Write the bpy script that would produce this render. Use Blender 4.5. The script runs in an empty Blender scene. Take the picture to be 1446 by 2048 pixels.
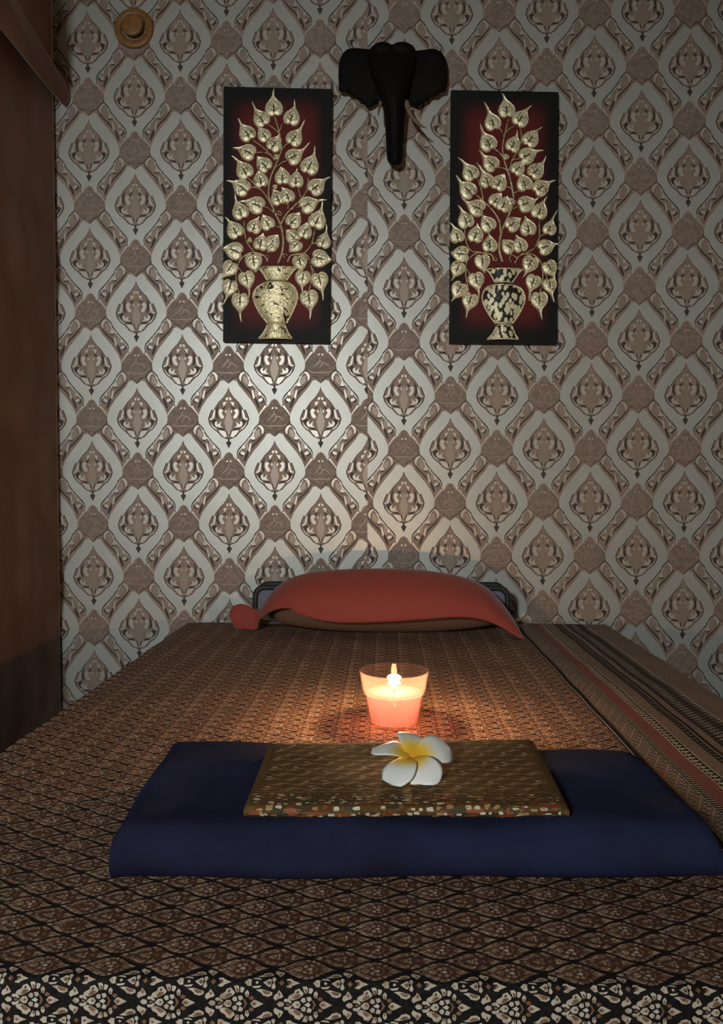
import bpy, math, random
import numpy as np
from mathutils import Vector, Matrix, Euler

random.seed(7)
SC = bpy.context.scene
COL = SC.collection

# ------------------------------------------------------------------ camera, world, lights, exposure
CAM_Z = 0.95
FPX = 1600.0
PITCH, YAW = math.radians(1.9), math.radians(1.68)
cam_data = bpy.data.cameras.new('camera')
cam_data.sensor_fit = 'VERTICAL'
cam_data.sensor_height = 36.0
cam_data.lens = FPX / 2048.0 * 36.0
cam_data.clip_start = 0.02
cam = bpy.data.objects.new('camera', cam_data)
cam.location = (0, 0, CAM_Z)
cam.rotation_euler = (math.pi / 2 - PITCH, 0, YAW)
COL.objects.link(cam)
SC.camera = cam
CR = Euler(cam.rotation_euler).to_matrix()

world = bpy.data.worlds.new('dim_room')
SC.world = world
world.use_nodes = True
bg = world.node_tree.nodes['Background']
bg.inputs[0].default_value = (0.80, 0.66, 0.50, 1)
bg.inputs[1].default_value = 0.07

def area(name, loc, target, size, power, color, shape='DISK'):
    l = bpy.data.lights.new(name, 'AREA')
    l.shape = shape
    l.size = size
    l.energy = power
    l.color = color
    o = bpy.data.objects.new(name, l)
    o.location = loc
    o.rotation_euler = (Vector(target) - Vector(loc)).to_track_quat('-Z', 'Y').to_euler()
    COL.objects.link(o)
    return o
def spot(name, loc, target, radius, power, color, cone, blend):
    l = bpy.data.lights.new(name, 'SPOT')
    l.shadow_soft_size = radius
    l.energy = power
    l.color = color
    l.spot_size = math.radians(cone)
    l.spot_blend = blend
    o = bpy.data.objects.new(name, l)
    o.location = loc
    o.rotation_euler = (Vector(target) - Vector(loc)).to_track_quat('-Z', 'Y').to_euler()
    COL.objects.link(o)
    return o
spot('room_lamp', (-0.92, -1.95, 1.68), (-0.12, 2.42, 1.12), 0.11, 270.0, (0.94, 0.99, 1.0), 60.0, 1.0)

SC.view_settings.view_transform = 'Standard'
SC.view_settings.look = 'None'
SC.view_settings.gamma = 1.0
SC.view_settings.exposure = 0.0
SC.view_settings.use_curve_mapping = False
SC.cycles.use_denoising = True
SC.cycles.max_bounces = 10
SC.cycles.transparent_max_bounces = 16

# ------------------------------------------------------------------ picture point -> place in the room
def ray(px, py):
    return CR @ Vector(((px - 723.0) / FPX, -(py - 1024.0) / FPX, -1.0))
def hit_y(px, py, y):
    d = ray(px, py); t = y / d.y
    return Vector((d.x * t, y, CAM_Z + d.z * t))
def hit_z(px, py, z):
    d = ray(px, py); t = (z - CAM_Z) / d.z
    return Vector((d.x * t, d.y * t, z))

WALL_Y = 2.42
BED_Z = 0.55
WALL_L = -1.045
WALL_R = 1.016

# ------------------------------------------------------------------ materials
def mat(name, color, rough=0.6, metal=0.0, spec=0.5, noise=None, bump=None, sheen=0.0, **kw):
    """noise=(scale, color2, lo, hi); bump=(scale, strength, distance)"""
    m = bpy.data.materials.new(name)
    m.use_nodes = True
    nt = m.node_tree
    b = nt.nodes['Principled BSDF']
    b.inputs['Base Color'].default_value = (*color, 1)
    b.inputs['Roughness'].default_value = rough
    b.inputs['Metallic'].default_value = metal
    b.inputs['Specular IOR Level'].default_value = spec
    if sheen:
        b.inputs['Sheen Weight'].default_value = sheen
        b.inputs['Sheen Roughness'].default_value = 0.4
    tc = nt.nodes.new('ShaderNodeTexCoord')
    if noise:
        n = nt.nodes.new('ShaderNodeTexNoise')
        n.inputs['Scale'].default_value = noise[0]
        n.inputs['Detail'].default_value = 5
        nt.links.new(tc.outputs['Object'], n.inputs['Vector'])
        r = nt.nodes.new('ShaderNodeValToRGB')
        r.color_ramp.elements[0].position = noise[2]
        r.color_ramp.elements[1].position = noise[3]
        r.color_ramp.elements[0].color = (*color, 1)
        r.color_ramp.elements[1].color = (*noise[1], 1)
        nt.links.new(n.outputs['Fac'], r.inputs['Fac'])
        nt.links.new(r.outputs['Color'], b.inputs['Base Color'])
    if bump:
        n = nt.nodes.new('ShaderNodeTexNoise')
        n.inputs['Scale'].default_value = bump[0]
        n.inputs['Detail'].default_value = 4
        nt.links.new(tc.outputs['Object'], n.inputs['Vector'])
        bm_ = nt.nodes.new('ShaderNodeBump')
        bm_.inputs['Strength'].default_value = bump[1]
        bm_.inputs['Distance'].default_value = bump[2]
        nt.links.new(n.outputs['Fac'], bm_.inputs['Height'])
        nt.links.new(bm_.outputs['Normal'], b.inputs['Normal'])
    return m

M = {}
M['paper_brown'] = mat('paper_brown', (0.235, 0.165, 0.122), 0.55, 0.15, noise=(60, (0.31, 0.225, 0.170), 0.35, 0.65), bump=(160, 0.5, 0.002))
M['paper_round'] = mat('paper_round', (0.195, 0.140, 0.108), 0.55, 0.15, noise=(90, (0.27, 0.20, 0.157), 0.4, 0.62), bump=(220, 0.6, 0.002))
M['paper_silver'] = mat('paper_silver', (0.43, 0.43, 0.385), 0.43, 0.42, noise=(25, (0.47, 0.47, 0.425), 0.3, 0.7), bump=(400, 0.12, 0.001))
M['paper_light'] = mat('paper_light', (0.50, 0.455, 0.385), 0.38, 0.35)
M['paper_mid'] = mat('paper_mid', (0.30, 0.235, 0.185), 0.42, 0.25)
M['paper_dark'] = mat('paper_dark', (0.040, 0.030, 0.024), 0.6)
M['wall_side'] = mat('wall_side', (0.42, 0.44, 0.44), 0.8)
M['wall_dark'] = mat('wall_dark', (0.03, 0.020, 0.014), 0.8, noise=(6, (0.05, 0.03, 0.02), 0.4, 0.6))  # dark brown left wall
M['floor'] = mat('floor', (0.10, 0.06, 0.04), 0.5, noise=(8, (0.16, 0.10, 0.06), 0.4, 0.6))

def wave_bump(m, scale, strength, dist, direction='X', distortion=6.0):
    nt = m.node_tree
    b = nt.nodes['Principled BSDF']
    tc = nt.nodes.new('ShaderNodeTexCoord')
    w = nt.nodes.new('ShaderNodeTexWave')
    w.inputs['Scale'].default_value = scale
    w.inputs['Distortion'].default_value = distortion
    w.inputs['Detail'].default_value = 2
    w.bands_direction = direction
    nt.links.new(tc.outputs['Object'], w.inputs['Vector'])
    bp = nt.nodes.new('ShaderNodeBump')
    bp.inputs['Strength'].default_value = strength
    bp.inputs['Distance'].default_value = dist
    nt.links.new(w.outputs['Fac'], bp.inputs['Height'])
    nt.links.new(bp.outputs['Normal'], b.inputs['Normal'])
    return m

# ------------------------------------------------------------------ mesh helpers
ORI = {}
class MB:
    def __init__(s):
        s.v = []; s.f = []; s.m = []
    def poly(s, pts, mi=0):
        n = len(s.v)
        s.v += [tuple(p) for p in pts]
        s.f.append(tuple(range(n, n + len(pts)))); s.m.append(mi)
    def grid(s, rows, mi=0, close_u=False, close_v=False):
        n = len(s.v); R = len(rows); Cn = len(rows[0])
        for r in rows: s.v += [tuple(p) for p in r]
        for i in range(R if close_v else R - 1):
            for j in range(Cn if close_u else Cn - 1):
                a = n + i * Cn + j; b = n + i * Cn + (j + 1) % Cn
                i2 = (i + 1) % R
                s.f.append((a, b, n + i2 * Cn + (j + 1) % Cn, n + i2 * Cn + j)); s.m.append(mi)
    def box(s, lo, hi, mi=0):
        (x0, y0, z0), (x1, y1, z1) = lo, hi
        n = len(s.v)
        s.v += [(x0, y0, z0), (x1, y0, z0), (x1, y1, z0), (x0, y1, z0), (x0, y0, z1), (x1, y0, z1), (x1, y1, z1), (x0, y1, z1)]
        for q in ((3, 2, 1, 0), (4, 5, 6, 7), (0, 1, 5, 4), (1, 2, 6, 5), (2, 3, 7, 6), (3, 0, 4, 7)):
            s.f.append(tuple(n + k for k in q)); s.m.append(mi)
    def tube(s, path, rad, seg=10, mi=0, cap=True, squash=1.0):
        path = [Vector(p) for p in path]
        if not hasattr(rad, '__len__'): rad = [rad] * len(path)
        rows = []
        t0 = (path[1] - path[0]).normalized()
        up = Vector((0, 0, 1)) if abs(t0.z) < 0.9 else Vector((0, 1, 0))
        nrm = t0.cross(up).normalized()
        for i, p in enumerate(path):
            t = (path[min(i + 1, len(path) - 1)] - path[max(i - 1, 0)]).normalized()
            nrm = (nrm - t * nrm.dot(t)).normalized()
            bn = t.cross(nrm)
            rows.append([p + (nrm * math.cos(a) + bn * math.sin(a) * squash) * rad[i] for a in [2 * math.pi * k / seg for k in range(seg)]])
        n = len(s.v)
        s.grid(rows, mi, close_u=True)
        if cap:
            s.f.append(tuple(range(n + seg - 1, n - 1, -1))); s.m.append(mi)
            e = n + (len(rows) - 1) * seg
            s.f.append(tuple(range(e, e + seg))); s.m.append(mi)
    def lathe(s, prof, c, seg=48, mi=0, axis='Z', close=False, sy=1.0):
        rows = []
        for r, h in prof:
            row = []
            for k in range(seg):
                a = 2 * math.pi * k / seg
                if axis == 'Z': row.append((c[0] + r * math.cos(a), c[1] + r * math.sin(a) * sy, c[2] + h))
                else: row.append((c[0] + r * math.cos(a), c[1] - h, c[2] + r * math.sin(a)))
            rows.append(row)
        s.grid(rows, mi, close_u=True, close_v=close)
    def build(s, name, mats, parent=None, smooth=False):
        o_ = ORI.get(parent.name, Vector((0, 0, 0))) if parent else Vector((0, 0, 0))
        me = bpy.data.meshes.new(name)
        me.from_pydata([(p[0] - o_.x, p[1] - o_.y, p[2] - o_.z) for p in s.v], [], s.f)
        if not isinstance(mats, (list, tuple)): mats = [mats]
        for m_ in mats: me.materials.append(m_)
        if len(mats) > 1: me.polygons.foreach_set('material_index', s.m)
        if smooth: me.polygons.foreach_set('use_smooth', [True] * len(me.polygons))
        me.update()
        o = bpy.data.objects.new(name, me)
        COL.objects.link(o)
        if parent:
            o.parent = parent
            ORI[o.name] = o_
        return o

def mod(o, kind, **kw):
    m_ = o.modifiers.new(kind.lower(), kind)
    for k, v in kw.items(): setattr(m_, k, v)
    return m_
def thing(name, loc, label, cat, group=None):
    o = bpy.data.objects.new(name, None)
    o.empty_display_size = 0.05
    o.location = loc
    COL.objects.link(o)
    ORI[o.name] = Vector(loc)
    return tag(o, label, cat, group)
def tag(o, label, cat, group=None):
    o['label'] = label; o['category'] = cat
    if group: o['group'] = group
    return o
def struct(o):
    o['kind'] = 'structure'
    return o
def rebase(o, loc):
    """move a single-mesh thing's origin to its base"""
    loc = Vector(loc)
    o.data.transform(Matrix.Translation(-loc)); o.location = loc
    return o

def lerp(a, b, t): return a + (b - a) * t
def smooth_path(pts, n=6):
    """Catmull-Rom"""
    P = [Vector(p) for p in pts]
    P = [P[0] * 2 - P[1]] + P + [P[-1] * 2 - P[-2]]
    out = []
    for i in range(1, len(P) - 2):
        for k in range(n):
            t = k / n
            a, b, c, d = P[i - 1], P[i], P[i + 1], P[i + 2]
            out.append(0.5 * ((2 * b) + (c - a) * t + (2 * a - 5 * b + 4 * c - d) * t * t + (3 * b - a - 3 * c + d) * t ** 3))
    out.append(P[-2])
    return out

# ================================================================== THE SETTING
# ---- back wall with embossed wallpaper: ogee lattice of silver frames, brown medallions, leaf bands
U = 1.0
def mirror(p): return [(-x, y) for x, y in reversed(p)]
def both(p): return [p, mirror(p)]
def full(right): return right + [(-x, y) for x, y in reversed(right) if abs(x) > 1e-6]
def stroke(pts, w0, w1=None, n=4):
    """flat brush stroke polygon along a curve (2-D, tapering at the ends)"""
    P = smooth_path([(x, y, 0) for x, y in pts], n)
    L, Rr = [], []
    N = len(P)
    for i, p in enumerate(P):
        t = (P[min(i + 1, N - 1)] - P[max(i - 1, 0)]).normalized()
        s_ = i / (N - 1)
        w = lerp(w0, w1 if w1 is not None else w0, s_) * 0.5 * (0.35 + 0.65 * math.sin(math.pi * min(1, max(0.08, s_ * 0.9 + 0.06))))
        L.append((p.x - t.y * w, p.y + t.x * w)); Rr.append((p.x + t.y * w, p.y - t.x * w))
    return L + Rr[::-1]

# template in drawing units, y down, centred on the medallion; one period is 1075 units high and 916 wide
frame = full([(0, -357), (48, -392), (80, -385), (108, -335), (150, -285), (215, -205), (268, -125), (298, -55), (305, 0), (296, 55), (262, 130), (205, 212), (130, 300), (88, 360), (72, 415), (58, 398), (30, 350), (0, 335)])
tear = full([(0, -312), (14, -270), (48, -215), (96, -165), (132, -110), (146, -80), (160, -96), (180, -50), (196, 0), (182, 50), (150, 95), (110, 125), (70, 172), (30, 192), (0, 200)])
tear_rim = [(x * 1.055, (y + 20) * 1.035 - 20) for x, y in tear]
spade = full([(0, 188), (9, 205), (8, 222), (28, 240), (14, 268), (0, 296)])
LAYERS = []     # (height mm, material index, polygon)
def lay(h, mi, *polys):
    for p in polys: LAYERS.append((h, mi, p))
# materials: 0 brown ground, 1 silver, 2 dark, 3 round, 4 light, 5 mid
frame_dark = [(x + 7, y + 9) for x, y in frame]
lay(0.6, 1, frame)
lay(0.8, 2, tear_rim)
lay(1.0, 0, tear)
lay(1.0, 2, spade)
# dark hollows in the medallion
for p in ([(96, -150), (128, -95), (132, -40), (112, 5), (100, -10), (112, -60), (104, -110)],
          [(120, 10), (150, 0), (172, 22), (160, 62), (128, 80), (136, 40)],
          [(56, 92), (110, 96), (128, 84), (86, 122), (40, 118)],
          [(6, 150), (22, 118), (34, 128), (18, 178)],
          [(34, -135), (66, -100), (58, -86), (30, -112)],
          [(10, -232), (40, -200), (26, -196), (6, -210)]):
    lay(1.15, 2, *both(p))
# light scrolls in the medallion
for p in ([(54, -92), (84, -104), (100, -82), (96, -44), (78, -8), (52, -4), (46, -26), (62, -44), (70, -70), (58, -76)],
          [(18, -176), (58, -166), (48, -124), (40, -138)],
          [(4, -222), (26, -214), (30, -192), (8, -190)],
          [(74, 22), (92, 44), (112, 58), (118, 40), (112, 24), (132, 26), (142, 50), (128, 76), (96, 82), (56, 88), (84, 66)],
          [(16, 176), (32, 128), (60, 116), (104, 112), (82, 146), (44, 186)],
          [(22, -92), (36, -84), (32, -60), (20, -66)]):
    lay(1.4, 4, *both(p))
lay(1.4, 4, *both(stroke([(138, -92), (146, -50), (160, -8), (192, 4)], 24, 20)))
lay(1.4, 4, *both(stroke([(116, 108), (150, 84), (176, 40)], 12, 10)))
lay(1.3, 5, full([(0, -120), (24, -40), (44, 30), (30, 90), (12, 150), (0, 165)]))
# round boss between the medallions of one column, centre half a period below
B = 537
round_ = full([(0, B - 200), (26, B - 150), (52, B - 118), (66, B - 124), (104, B - 92), (140, B - 40), (152, B), (146, B + 40), (112, B + 72), (82, B + 110), (44, B + 118), (22, B + 140), (0, B + 178)])
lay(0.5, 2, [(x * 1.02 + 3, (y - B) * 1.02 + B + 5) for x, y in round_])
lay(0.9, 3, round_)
for p in (stroke([(-70, B + 20), (-20, B - 30), (0, B - 80)], 9), stroke([(10, B - 30), (50, B - 20), (84, B + 16)], 9), stroke([(0, B - 50), (16, B - 10), (-14, B + 30)], 8), stroke([(-118, B + 58), (-60, B + 74), (0, B + 70), (60, B + 74), (118, B + 58)], 9)):
    lay(1.2, 5, p)
for p in both([(8, B - 120), (28, B - 112), (24, B - 98), (10, B - 104)]): lay(1.3, 4, p)
# silver slip between boss and leaf band
lay(0.7, 4, *both([(76, B - 128), (96, B - 138), (120, B - 100), (150, B - 58), (160, B - 16), (138, B - 56), (106, B - 96)]))
# leaf bands running from the boss (0,B) down to the medallion neighbour's flank
def band(flip):
    sx = -1 if flip else 1
    def T(p): return [(sx * x, y) for x, y in p] if not flip else [(-x, y) for x, y in reversed(p)]
    lay(0.75, 2, T(stroke([(150, B + 40), (196, B + 92), (226, B + 150), (286, B + 222)], 13)))
    lay(0.75, 2, T(stroke([(92, B + 128), (140, B + 196), (214, B + 272), (240, B + 312)], 15)))
    lay(0.75, 2, T(stroke([(268, B + 208), (318, B + 262), (366, B + 320), (378, B + 372)], 13)))
    lay(0.75, 2, T(stroke([(262, B + 320), (282, B + 372), (304, B + 430)], 24)))
    for p in ([(108, B + 104), (124, B + 74), (152, B + 62), (166, B + 80), (146, B + 82), (128, B + 118), (124, B + 160), (110, B + 140)],
              [(196, B + 108), (208, B + 112), (222, B + 176), (242, B + 196), (228, B + 210), (190, B + 206), (200, B + 186), (208, B + 170)],
              [(230, B + 240), (246, B + 250), (264, B + 320), (250, B + 338), (238, B + 300)],
              [(300, B + 262), (322, B + 268), (322, B + 300), (302, B + 304), (294, B + 284)],
              [(300, B + 338), (330, B + 328), (344, B + 346), (318, B + 368), (296, B + 360)]):
        lay(1.3, 4, T(p))
    for p in ([(150, B + 100), (186, B + 120), (206, B + 176), (180, B + 196), (146, B + 160)], [(262, B + 236), (292, B + 262), (288, B + 330), (264, B + 300)]):
        lay(1.05, 5, T(p))
    lay(1.2, 2, T([(186, B + 206), (236, B + 208), (224, B + 222), (196, B + 220)]))
    lay(1.2, 2, T([(306, B + 368), (344, B + 346), (350, B + 322), (362, B + 350), (330, B + 380)]))
band(False); band(True)

def clip_x(poly, x, keep_left):
    out = []
    n = len(poly)
    ins = (lambda p: p[0] <= x) if keep_left else (lambda p: p[0] >= x)
    for i in range(n):
        a, b = poly[i], poly[(i + 1) % n]
        if ins(a): out.append(a)
        if ins(a) != ins(b):
            t = (x - a[0]) / (b[0] - a[0])
            out.append((x, a[1] + (b[1] - a[1]) * t))
    return out

w = MB()
WT, WB = 2.60, 0.0
w.box((WALL_L - 0.1, WALL_Y, WB), (WALL_R + 0.1, WALL_Y + 0.1, WT), 0)
SEAM = hit_y(735, 900, WALL_Y).x
def roll(ref, x_lo, x_hi, px_half=None):
    """ref = picture point of one medallion's bottom tip"""
    p0 = hit_y(ref[0], ref[1], WALL_Y)
    sx = HALF_W / 458.0; sz = PER / 1075.0
    for i in range(-12, 13):
        for j in range(-8, 9):
            cx = p0.x + i * HALF_W
            cz = p0.z - (j + (0.5 if i % 2 else 0.0)) * PER + 296 * sz
            if cx + 0.16 < x_lo or cx - 0.16 > x_hi or cz < 0.10 or cz > WT + 0.2: continue
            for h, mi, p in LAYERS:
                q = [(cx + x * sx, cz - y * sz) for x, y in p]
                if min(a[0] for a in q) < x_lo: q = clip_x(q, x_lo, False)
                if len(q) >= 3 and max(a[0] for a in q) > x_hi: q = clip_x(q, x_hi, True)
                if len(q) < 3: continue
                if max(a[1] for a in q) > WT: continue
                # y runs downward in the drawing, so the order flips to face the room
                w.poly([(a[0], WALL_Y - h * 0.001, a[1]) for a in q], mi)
HALF_W = (hit_y(549, 890, WALL_Y).x - hit_y(184, 890, WALL_Y).x) / 4.0
PER = (hit_y(184, 143, WALL_Y).z - hit_y(184, 998, WALL_Y).z) / 4.0
roll((549, 790), WALL_L, SEAM)
roll((1181.5, 851), SEAM, WALL_R)
wall = struct(w.build('wall_back', [M['paper_brown'], M['paper_silver'], M['paper_dark'], M['paper_round'], M['paper_light'], M['paper_mid']]))

b = MB(); b.box((WALL_L - 0.1, -1.0, 0), (WALL_L, WALL_Y, WT)); struct(b.build('wall_left', M['wall_dark']))
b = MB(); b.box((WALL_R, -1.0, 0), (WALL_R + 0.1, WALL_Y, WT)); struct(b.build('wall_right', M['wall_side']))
b = MB(); b.box((WALL_L - 0.1, -1.0, -0.1), (WALL_R + 0.1, WALL_Y + 0.1, 0)); struct(b.build('floor', M['floor']))

# ================================================================== CURTAIN on the left
M['curtain'] = mat('brown_satin', (0.16, 0.075, 0.042), 0.6, 0.0, 0.3, noise=(5, (0.215, 0.100, 0.056), 0.35, 0.7), bump=(500, 0.15, 0.001), sheen=0.25)
cx_ = -0.992
cur = thing('curtain', (cx_, 2.0, 0.0), 'dark brown satin curtain with swagged valance hanging along the left of the bed', 'curtain')
c = MB()
rows = []
for i in range(121):
    z = 0.03 + (2.45 - 0.03) * i / 120
    row = []
    for j in range(61):
        y = 1.45 + (2.405 - 1.45) * j / 60
        k = (2.405 - y)
        d = 0.0022 * math.sin(k * 34 + 0.6 * math.sin(z * 2.1)) * min(1, k * 6) * (0.5 + 0.5 * math.sin(z * 1.1 + 1))
        d += 0.0040 * math.sin(z * 17 + y * 9 + 1.5 * math.sin(z * 3)) * min(1, k * 5) + 0.0055 * math.sin(z * 7 - y * 5 + 1.0) * min(1, k * 5)
        d += 0.0012 * math.sin(z * 41 + y * 5 + 2 * math.sin(y * 7))* min(1, k * 5)
        row.append((cx_ + d, y, z))
    rows.append(row)
c.grid(rows)
co = c.build('drape', M['curtain'], cur, True)
mod(co, 'SOLIDIFY', thickness=0.003, offset=-1)
# valance: a folded band whose lower hem runs level along the bed
c = MB()
rows = []
zb = hit_y(135, 211, 2.40).z
xb = hit_y(136, 180, 2.40).x
for j in range(41):
    y = 1.45 + (2.412 - 1.45) * j / 40
    k = 2.412 - y
    top = 0.125 + k * 0.42
    row = []
    for a in range(17):
        t = a / 16
        z = zb + top * t - 0.004 * math.sin(y * 15)
        bul = math.sin(math.pi * min(1, t * 0.9 + 0.25)) 
        x = xb - 0.055 + 0.055 * bul - 0.03 * t * t - 0.006 * math.sin(t * 9 + y * 8) * min(1, k * 8)
        row.append((x, y, z))
    rows.append(row)
c.grid(rows)
vo = c.build('valance', M['curtain'], cur, True)
mod(vo, 'SOLIDIFY', thickness=0.004, offset=-1)

# ================================================================== BED
M['vinyl'] = mat('brown_vinyl', (0.05, 0.028, 0.020), 0.45, bump=(300, 0.2, 0.001))
M['wood'] = mat('dark_wood', (0.09, 0.045, 0.022), 0.45, noise=(14, (0.15, 0.08, 0.04), 0.4, 0.6))
BX0, BX1 = hit_z(380, 1246, BED_Z).x - 0.005, hit_z(1206, 1248, BED_Z).x
BY0, BY1 = hit_z(723, 1970, BED_Z).y, hit_z(790, 1247, BED_Z).y
bed = thing('massage_bed', ((BX0 + BX1) / 2, (BY0 + BY1) / 2, 0), 'wide low massage bed with dark brown edge under the patterned cover', 'bed')
b = MB(); b.box((BX0, BY0 + 0.006, 0.33), (BX1 + 0.012, BY1, BED_Z - 0.0035))
o = b.build('mattress', M['vinyl'], bed); mod(o, 'BEVEL', width=0.012, segments=3)
b = MB(); b.box((BX0 + 0.02, BY0 + 0.03, 0.24), (BX1 - 0.02, BY1 - 0.02, 0.33)); b.build('bed_frame', M['wood'], bed)
for x in (BX0 + 0.05, BX1 - 0.11):
    for y in (BY0 + 0.06, BY1 - 0.12):
        b = MB(); b.box((x, y, 0), (x + 0.06, y + 0.06, 0.24)); b.build('leg', M['wood'], bed)

# ---- patterned cover -------------------------------------------------------------
REDGE = 0.008
def zoff(x, y):
    return 0.0009 * np.sin(x * 21 + 2.0 * np.sin(y * 7)) + 0.0008 * np.sin(y * 26 + 1.7 * np.sin(x * 9)) + 0.0004 * np.sin(x * 55 + y * 37)
def S(x, v, h):
    """cloth point: v is the length along the cloth (v = depth on the flat top, running over the front edge)"""
    x = np.asarray(x, float); v = np.asarray(v, float)
    ye = BY0 + REDGE
    d = np.clip(ye - v, 0, None)
    ang = np.minimum(d / REDGE, math.pi / 2)
    down = np.clip(d - REDGE * math.pi / 2, 0, None)
    R_ = REDGE + h
    fade = np.clip((v - ye) / 0.05, 0, 1)
    y = np.where(v >= ye, v, ye - R_ * np.sin(ang) - down * 0.05)
    z = np.where(v >= ye, BED_Z + h, BED_Z - REDGE + R_ * np.cos(ang) - down) + zoff(x, np.maximum(v, ye)) * fade
    return np.stack([x, y, z], -1)

SEAMX = 0.3725
V0 = BY0 + REDGE - REDGE * math.pi / 2 - 0.30
M['cover_black'] = mat('cover_black', (0.011, 0.008, 0.007), 0.85, 0.0, 0.2, noise=(300, (0.019, 0.015, 0.012), 0.4, 0.6))
M['cover_cream'] = mat('cover_cream', (0.66, 0.57, 0.44), 0.7, noise=(160, (0.42, 0.28, 0.18), 0.45, 0.72))
M['cover_brown'] = mat('cover_brown', (0.21, 0.092, 0.045), 0.7, noise=(200, (0.30, 0.16, 0.085), 0.4, 0.65))
M['cover_white'] = mat('cover_white', (0.70, 0.64, 0.54), 0.65)
M['cover_tan'] = mat('cover_tan', (0.20, 0.135, 0.095), 0.7, noise=(300, (0.12, 0.075, 0.05), 0.4, 0.6))
M['cover_red'] = mat('cover_red', (0.20, 0.062, 0.045), 0.7, noise=(300, (0.14, 0.04, 0.03), 0.4, 0.6))
M['cover_petal_shaded'] = mat('cover_petal_shaded', (0.52, 0.37, 0.26), 0.75, noise=(190, (0.19, 0.092, 0.050), 0.40, 0.62))  # duller cream for the bed top, grazing-light shade put into the colour
M['cover_umber'] = mat('cover_umber', (0.070, 0.027, 0.014), 0.75, noise=(260, (0.115, 0.050, 0.026), 0.4, 0.62))
CM = [M['cover_black'], M['cover_cream'], M['cover_brown'], M['cover_white'], M['cover_tan'], M['cover_red'], M['cover_umber'], M['cover_petal_shaded']]

def flipy(p): return [(x, -y) for x, y in reversed(p)]
def mb2(mi, h, p): return [(mi, h, p), (mi, h, flipy(p))]
MA = []
MA += [(1, 0, [(150, 0), (186, -42), (206, -44), (296, 0), (206, 44), (186, 42)]), (2, 1, [(158, 0), (192, -22), (222, 0), (192, 22)])]
MA += [(1, 0, [(-312, 0), (-284, -36), (-244, -24), (-232, 0), (-244, 24), (-284, 36)])]
MA += mb2(1, 0, [(-238, -36), (-222, -62), (-172, -62), (-146, -22), (-160, -10), (-190, -30), (-214, -24)])
MA += [(2, 0, [(-214, 0), (-192, -18), (-162, 0), (-192, 18)])]
MA += mb2(1, 0, [(-190, -72), (-172, -100), (-124, -124), (-112, -158), (-66, -170), (-18, -124), (-30, -98), (-90, -62), (-140, -44)])
MA += mb2(2, 1, [(-136, -58), (-110, -104), (-76, -122), (-46, -98), (-92, -66)])
MA += mb2(1, 0, [(-34, -186), (8, -196), (26, -176), (28, -130), (-2, -120)]) + mb2(2, 1, [(-4, -124), (4, -156), (18, -160), (24, -130)])
MA += mb2(1, 0, [(40, -176), (76, -190), (86, -156), (64, -120), (40, -126)])
MA += mb2(1, 0, [(92, -126), (118, -152), (138, -122), (126, -72), (96, -82)]) + mb2(2, 1, [(100, -86), (116, -120), (122, -80)])
MA += mb2(2, 0, [(132, -68), (160, -88), (192, -72), (182, -46), (150, -40)])
MA += [(1, 0, [(-152, 6), (-112, -36), (-70, -38), (-50, 0), (-70, 40), (-112, 42)]), (2, 1, [(-104, 0), (-84, -16), (-66, 0), (-84, 16)])]
MA += mb2(1, 0, [(-52, -42), (-34, -74), (0, -74), (6, -32), (-22, -18)])
MA += mb2(1, 0, [(14, -82), (58, -88), (72, -54), (42, -32), (24, -44)])
MA += [(3, 0, [(-14, 4), (30, -26), (60, 0), (36, 28)])]
MA += [(2, 0, [(70, -52), (88, -50), (116, 0), (88, 50), (70, 52), (90, 0)])]
MBt = []
MBt += [(1, 0, [(-268, 0), (-232, -30), (-196, -26), (-200, 0), (-196, 26), (-232, 30)])]
MBt += [(1, 0, [(-160, 0), (-144, -14), (-124, 0), (-144, 14)])]
MBt += mb2(1, 0, [(-192, -30), (-168, -44), (-116, -40), (-98, -22), (-150, -28)])
MBt += mb2(1, 0, [(-150, -56), (-96, -82), (-76, -106), (-26, -116), (12, -98), (14, -74), (-40, -62), (-96, -50)])
MBt += mb2(2, 1, [(-94, -60), (-62, -90), (-20, -94), (0, -76), (-44, -64)])
MBt += [(1, 0, [(-84, 0), (-20, -34), (0, -26), (-2, 26), (-20, 34)]), (2, 1, [(-50, 0), (-18, -16), (-14, 16)])]
MBt += mb2(1, 0, [(4, -40), (28, -52), (46, -32), (30, 0), (12, -10)])
MBt += mb2(1, 0, [(24, -128), (44, -150), (72, -134), (104, -146), (124, -118), (104, -78), (80, -56), (62, -84), (36, -98)])
MBt += mb2(2, 1, [(70, -84), (84, -112), (98, -92), (84, -70)])
MBt += [(2, 0, [(74, 0), (102, -24), (128, 0), (102, 24)])]
MBt += [(1, 0, [(154, -34), (196, -38), (214, -22), (284, 0), (214, 22), (196, 38), (154, 34)]), (2, 1, [(164, 0), (186, -14), (204, 0), (186, 14)])]
MC = [(3, 1, [(-8, 0), (0, -8), (8, 0), (0, 8)])]
US = 0.0554 / 715.0 
BASE_A = [(-322, 0), (-250, -62), (-150, -120), (-60, -176), (20, -200), (90, -176), (150, -110), (210, -50), (304, 0)]
BASE_A += [(x, -y) for x, y in reversed(BASE_A[1:-1])]
BASE_B = [(-290, 0), (-210, -56), (-100, -112), (0, -140), (60, -160), (120, -140), (170, -70), (220, -34), (292, 0)]
BASE_B += [(x, -y) for x, y in reversed(BASE_B[1:-1])]
MA = [(6, -1, BASE_A)] + MA
MBt = [(m_, h_, [(x * 1.10, y * 1.22) for x, y in p_]) for m_, h_, p_ in [(6, -1, BASE_B)] + MBt]
PX, PV = 0.0554, 0.0318

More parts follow.
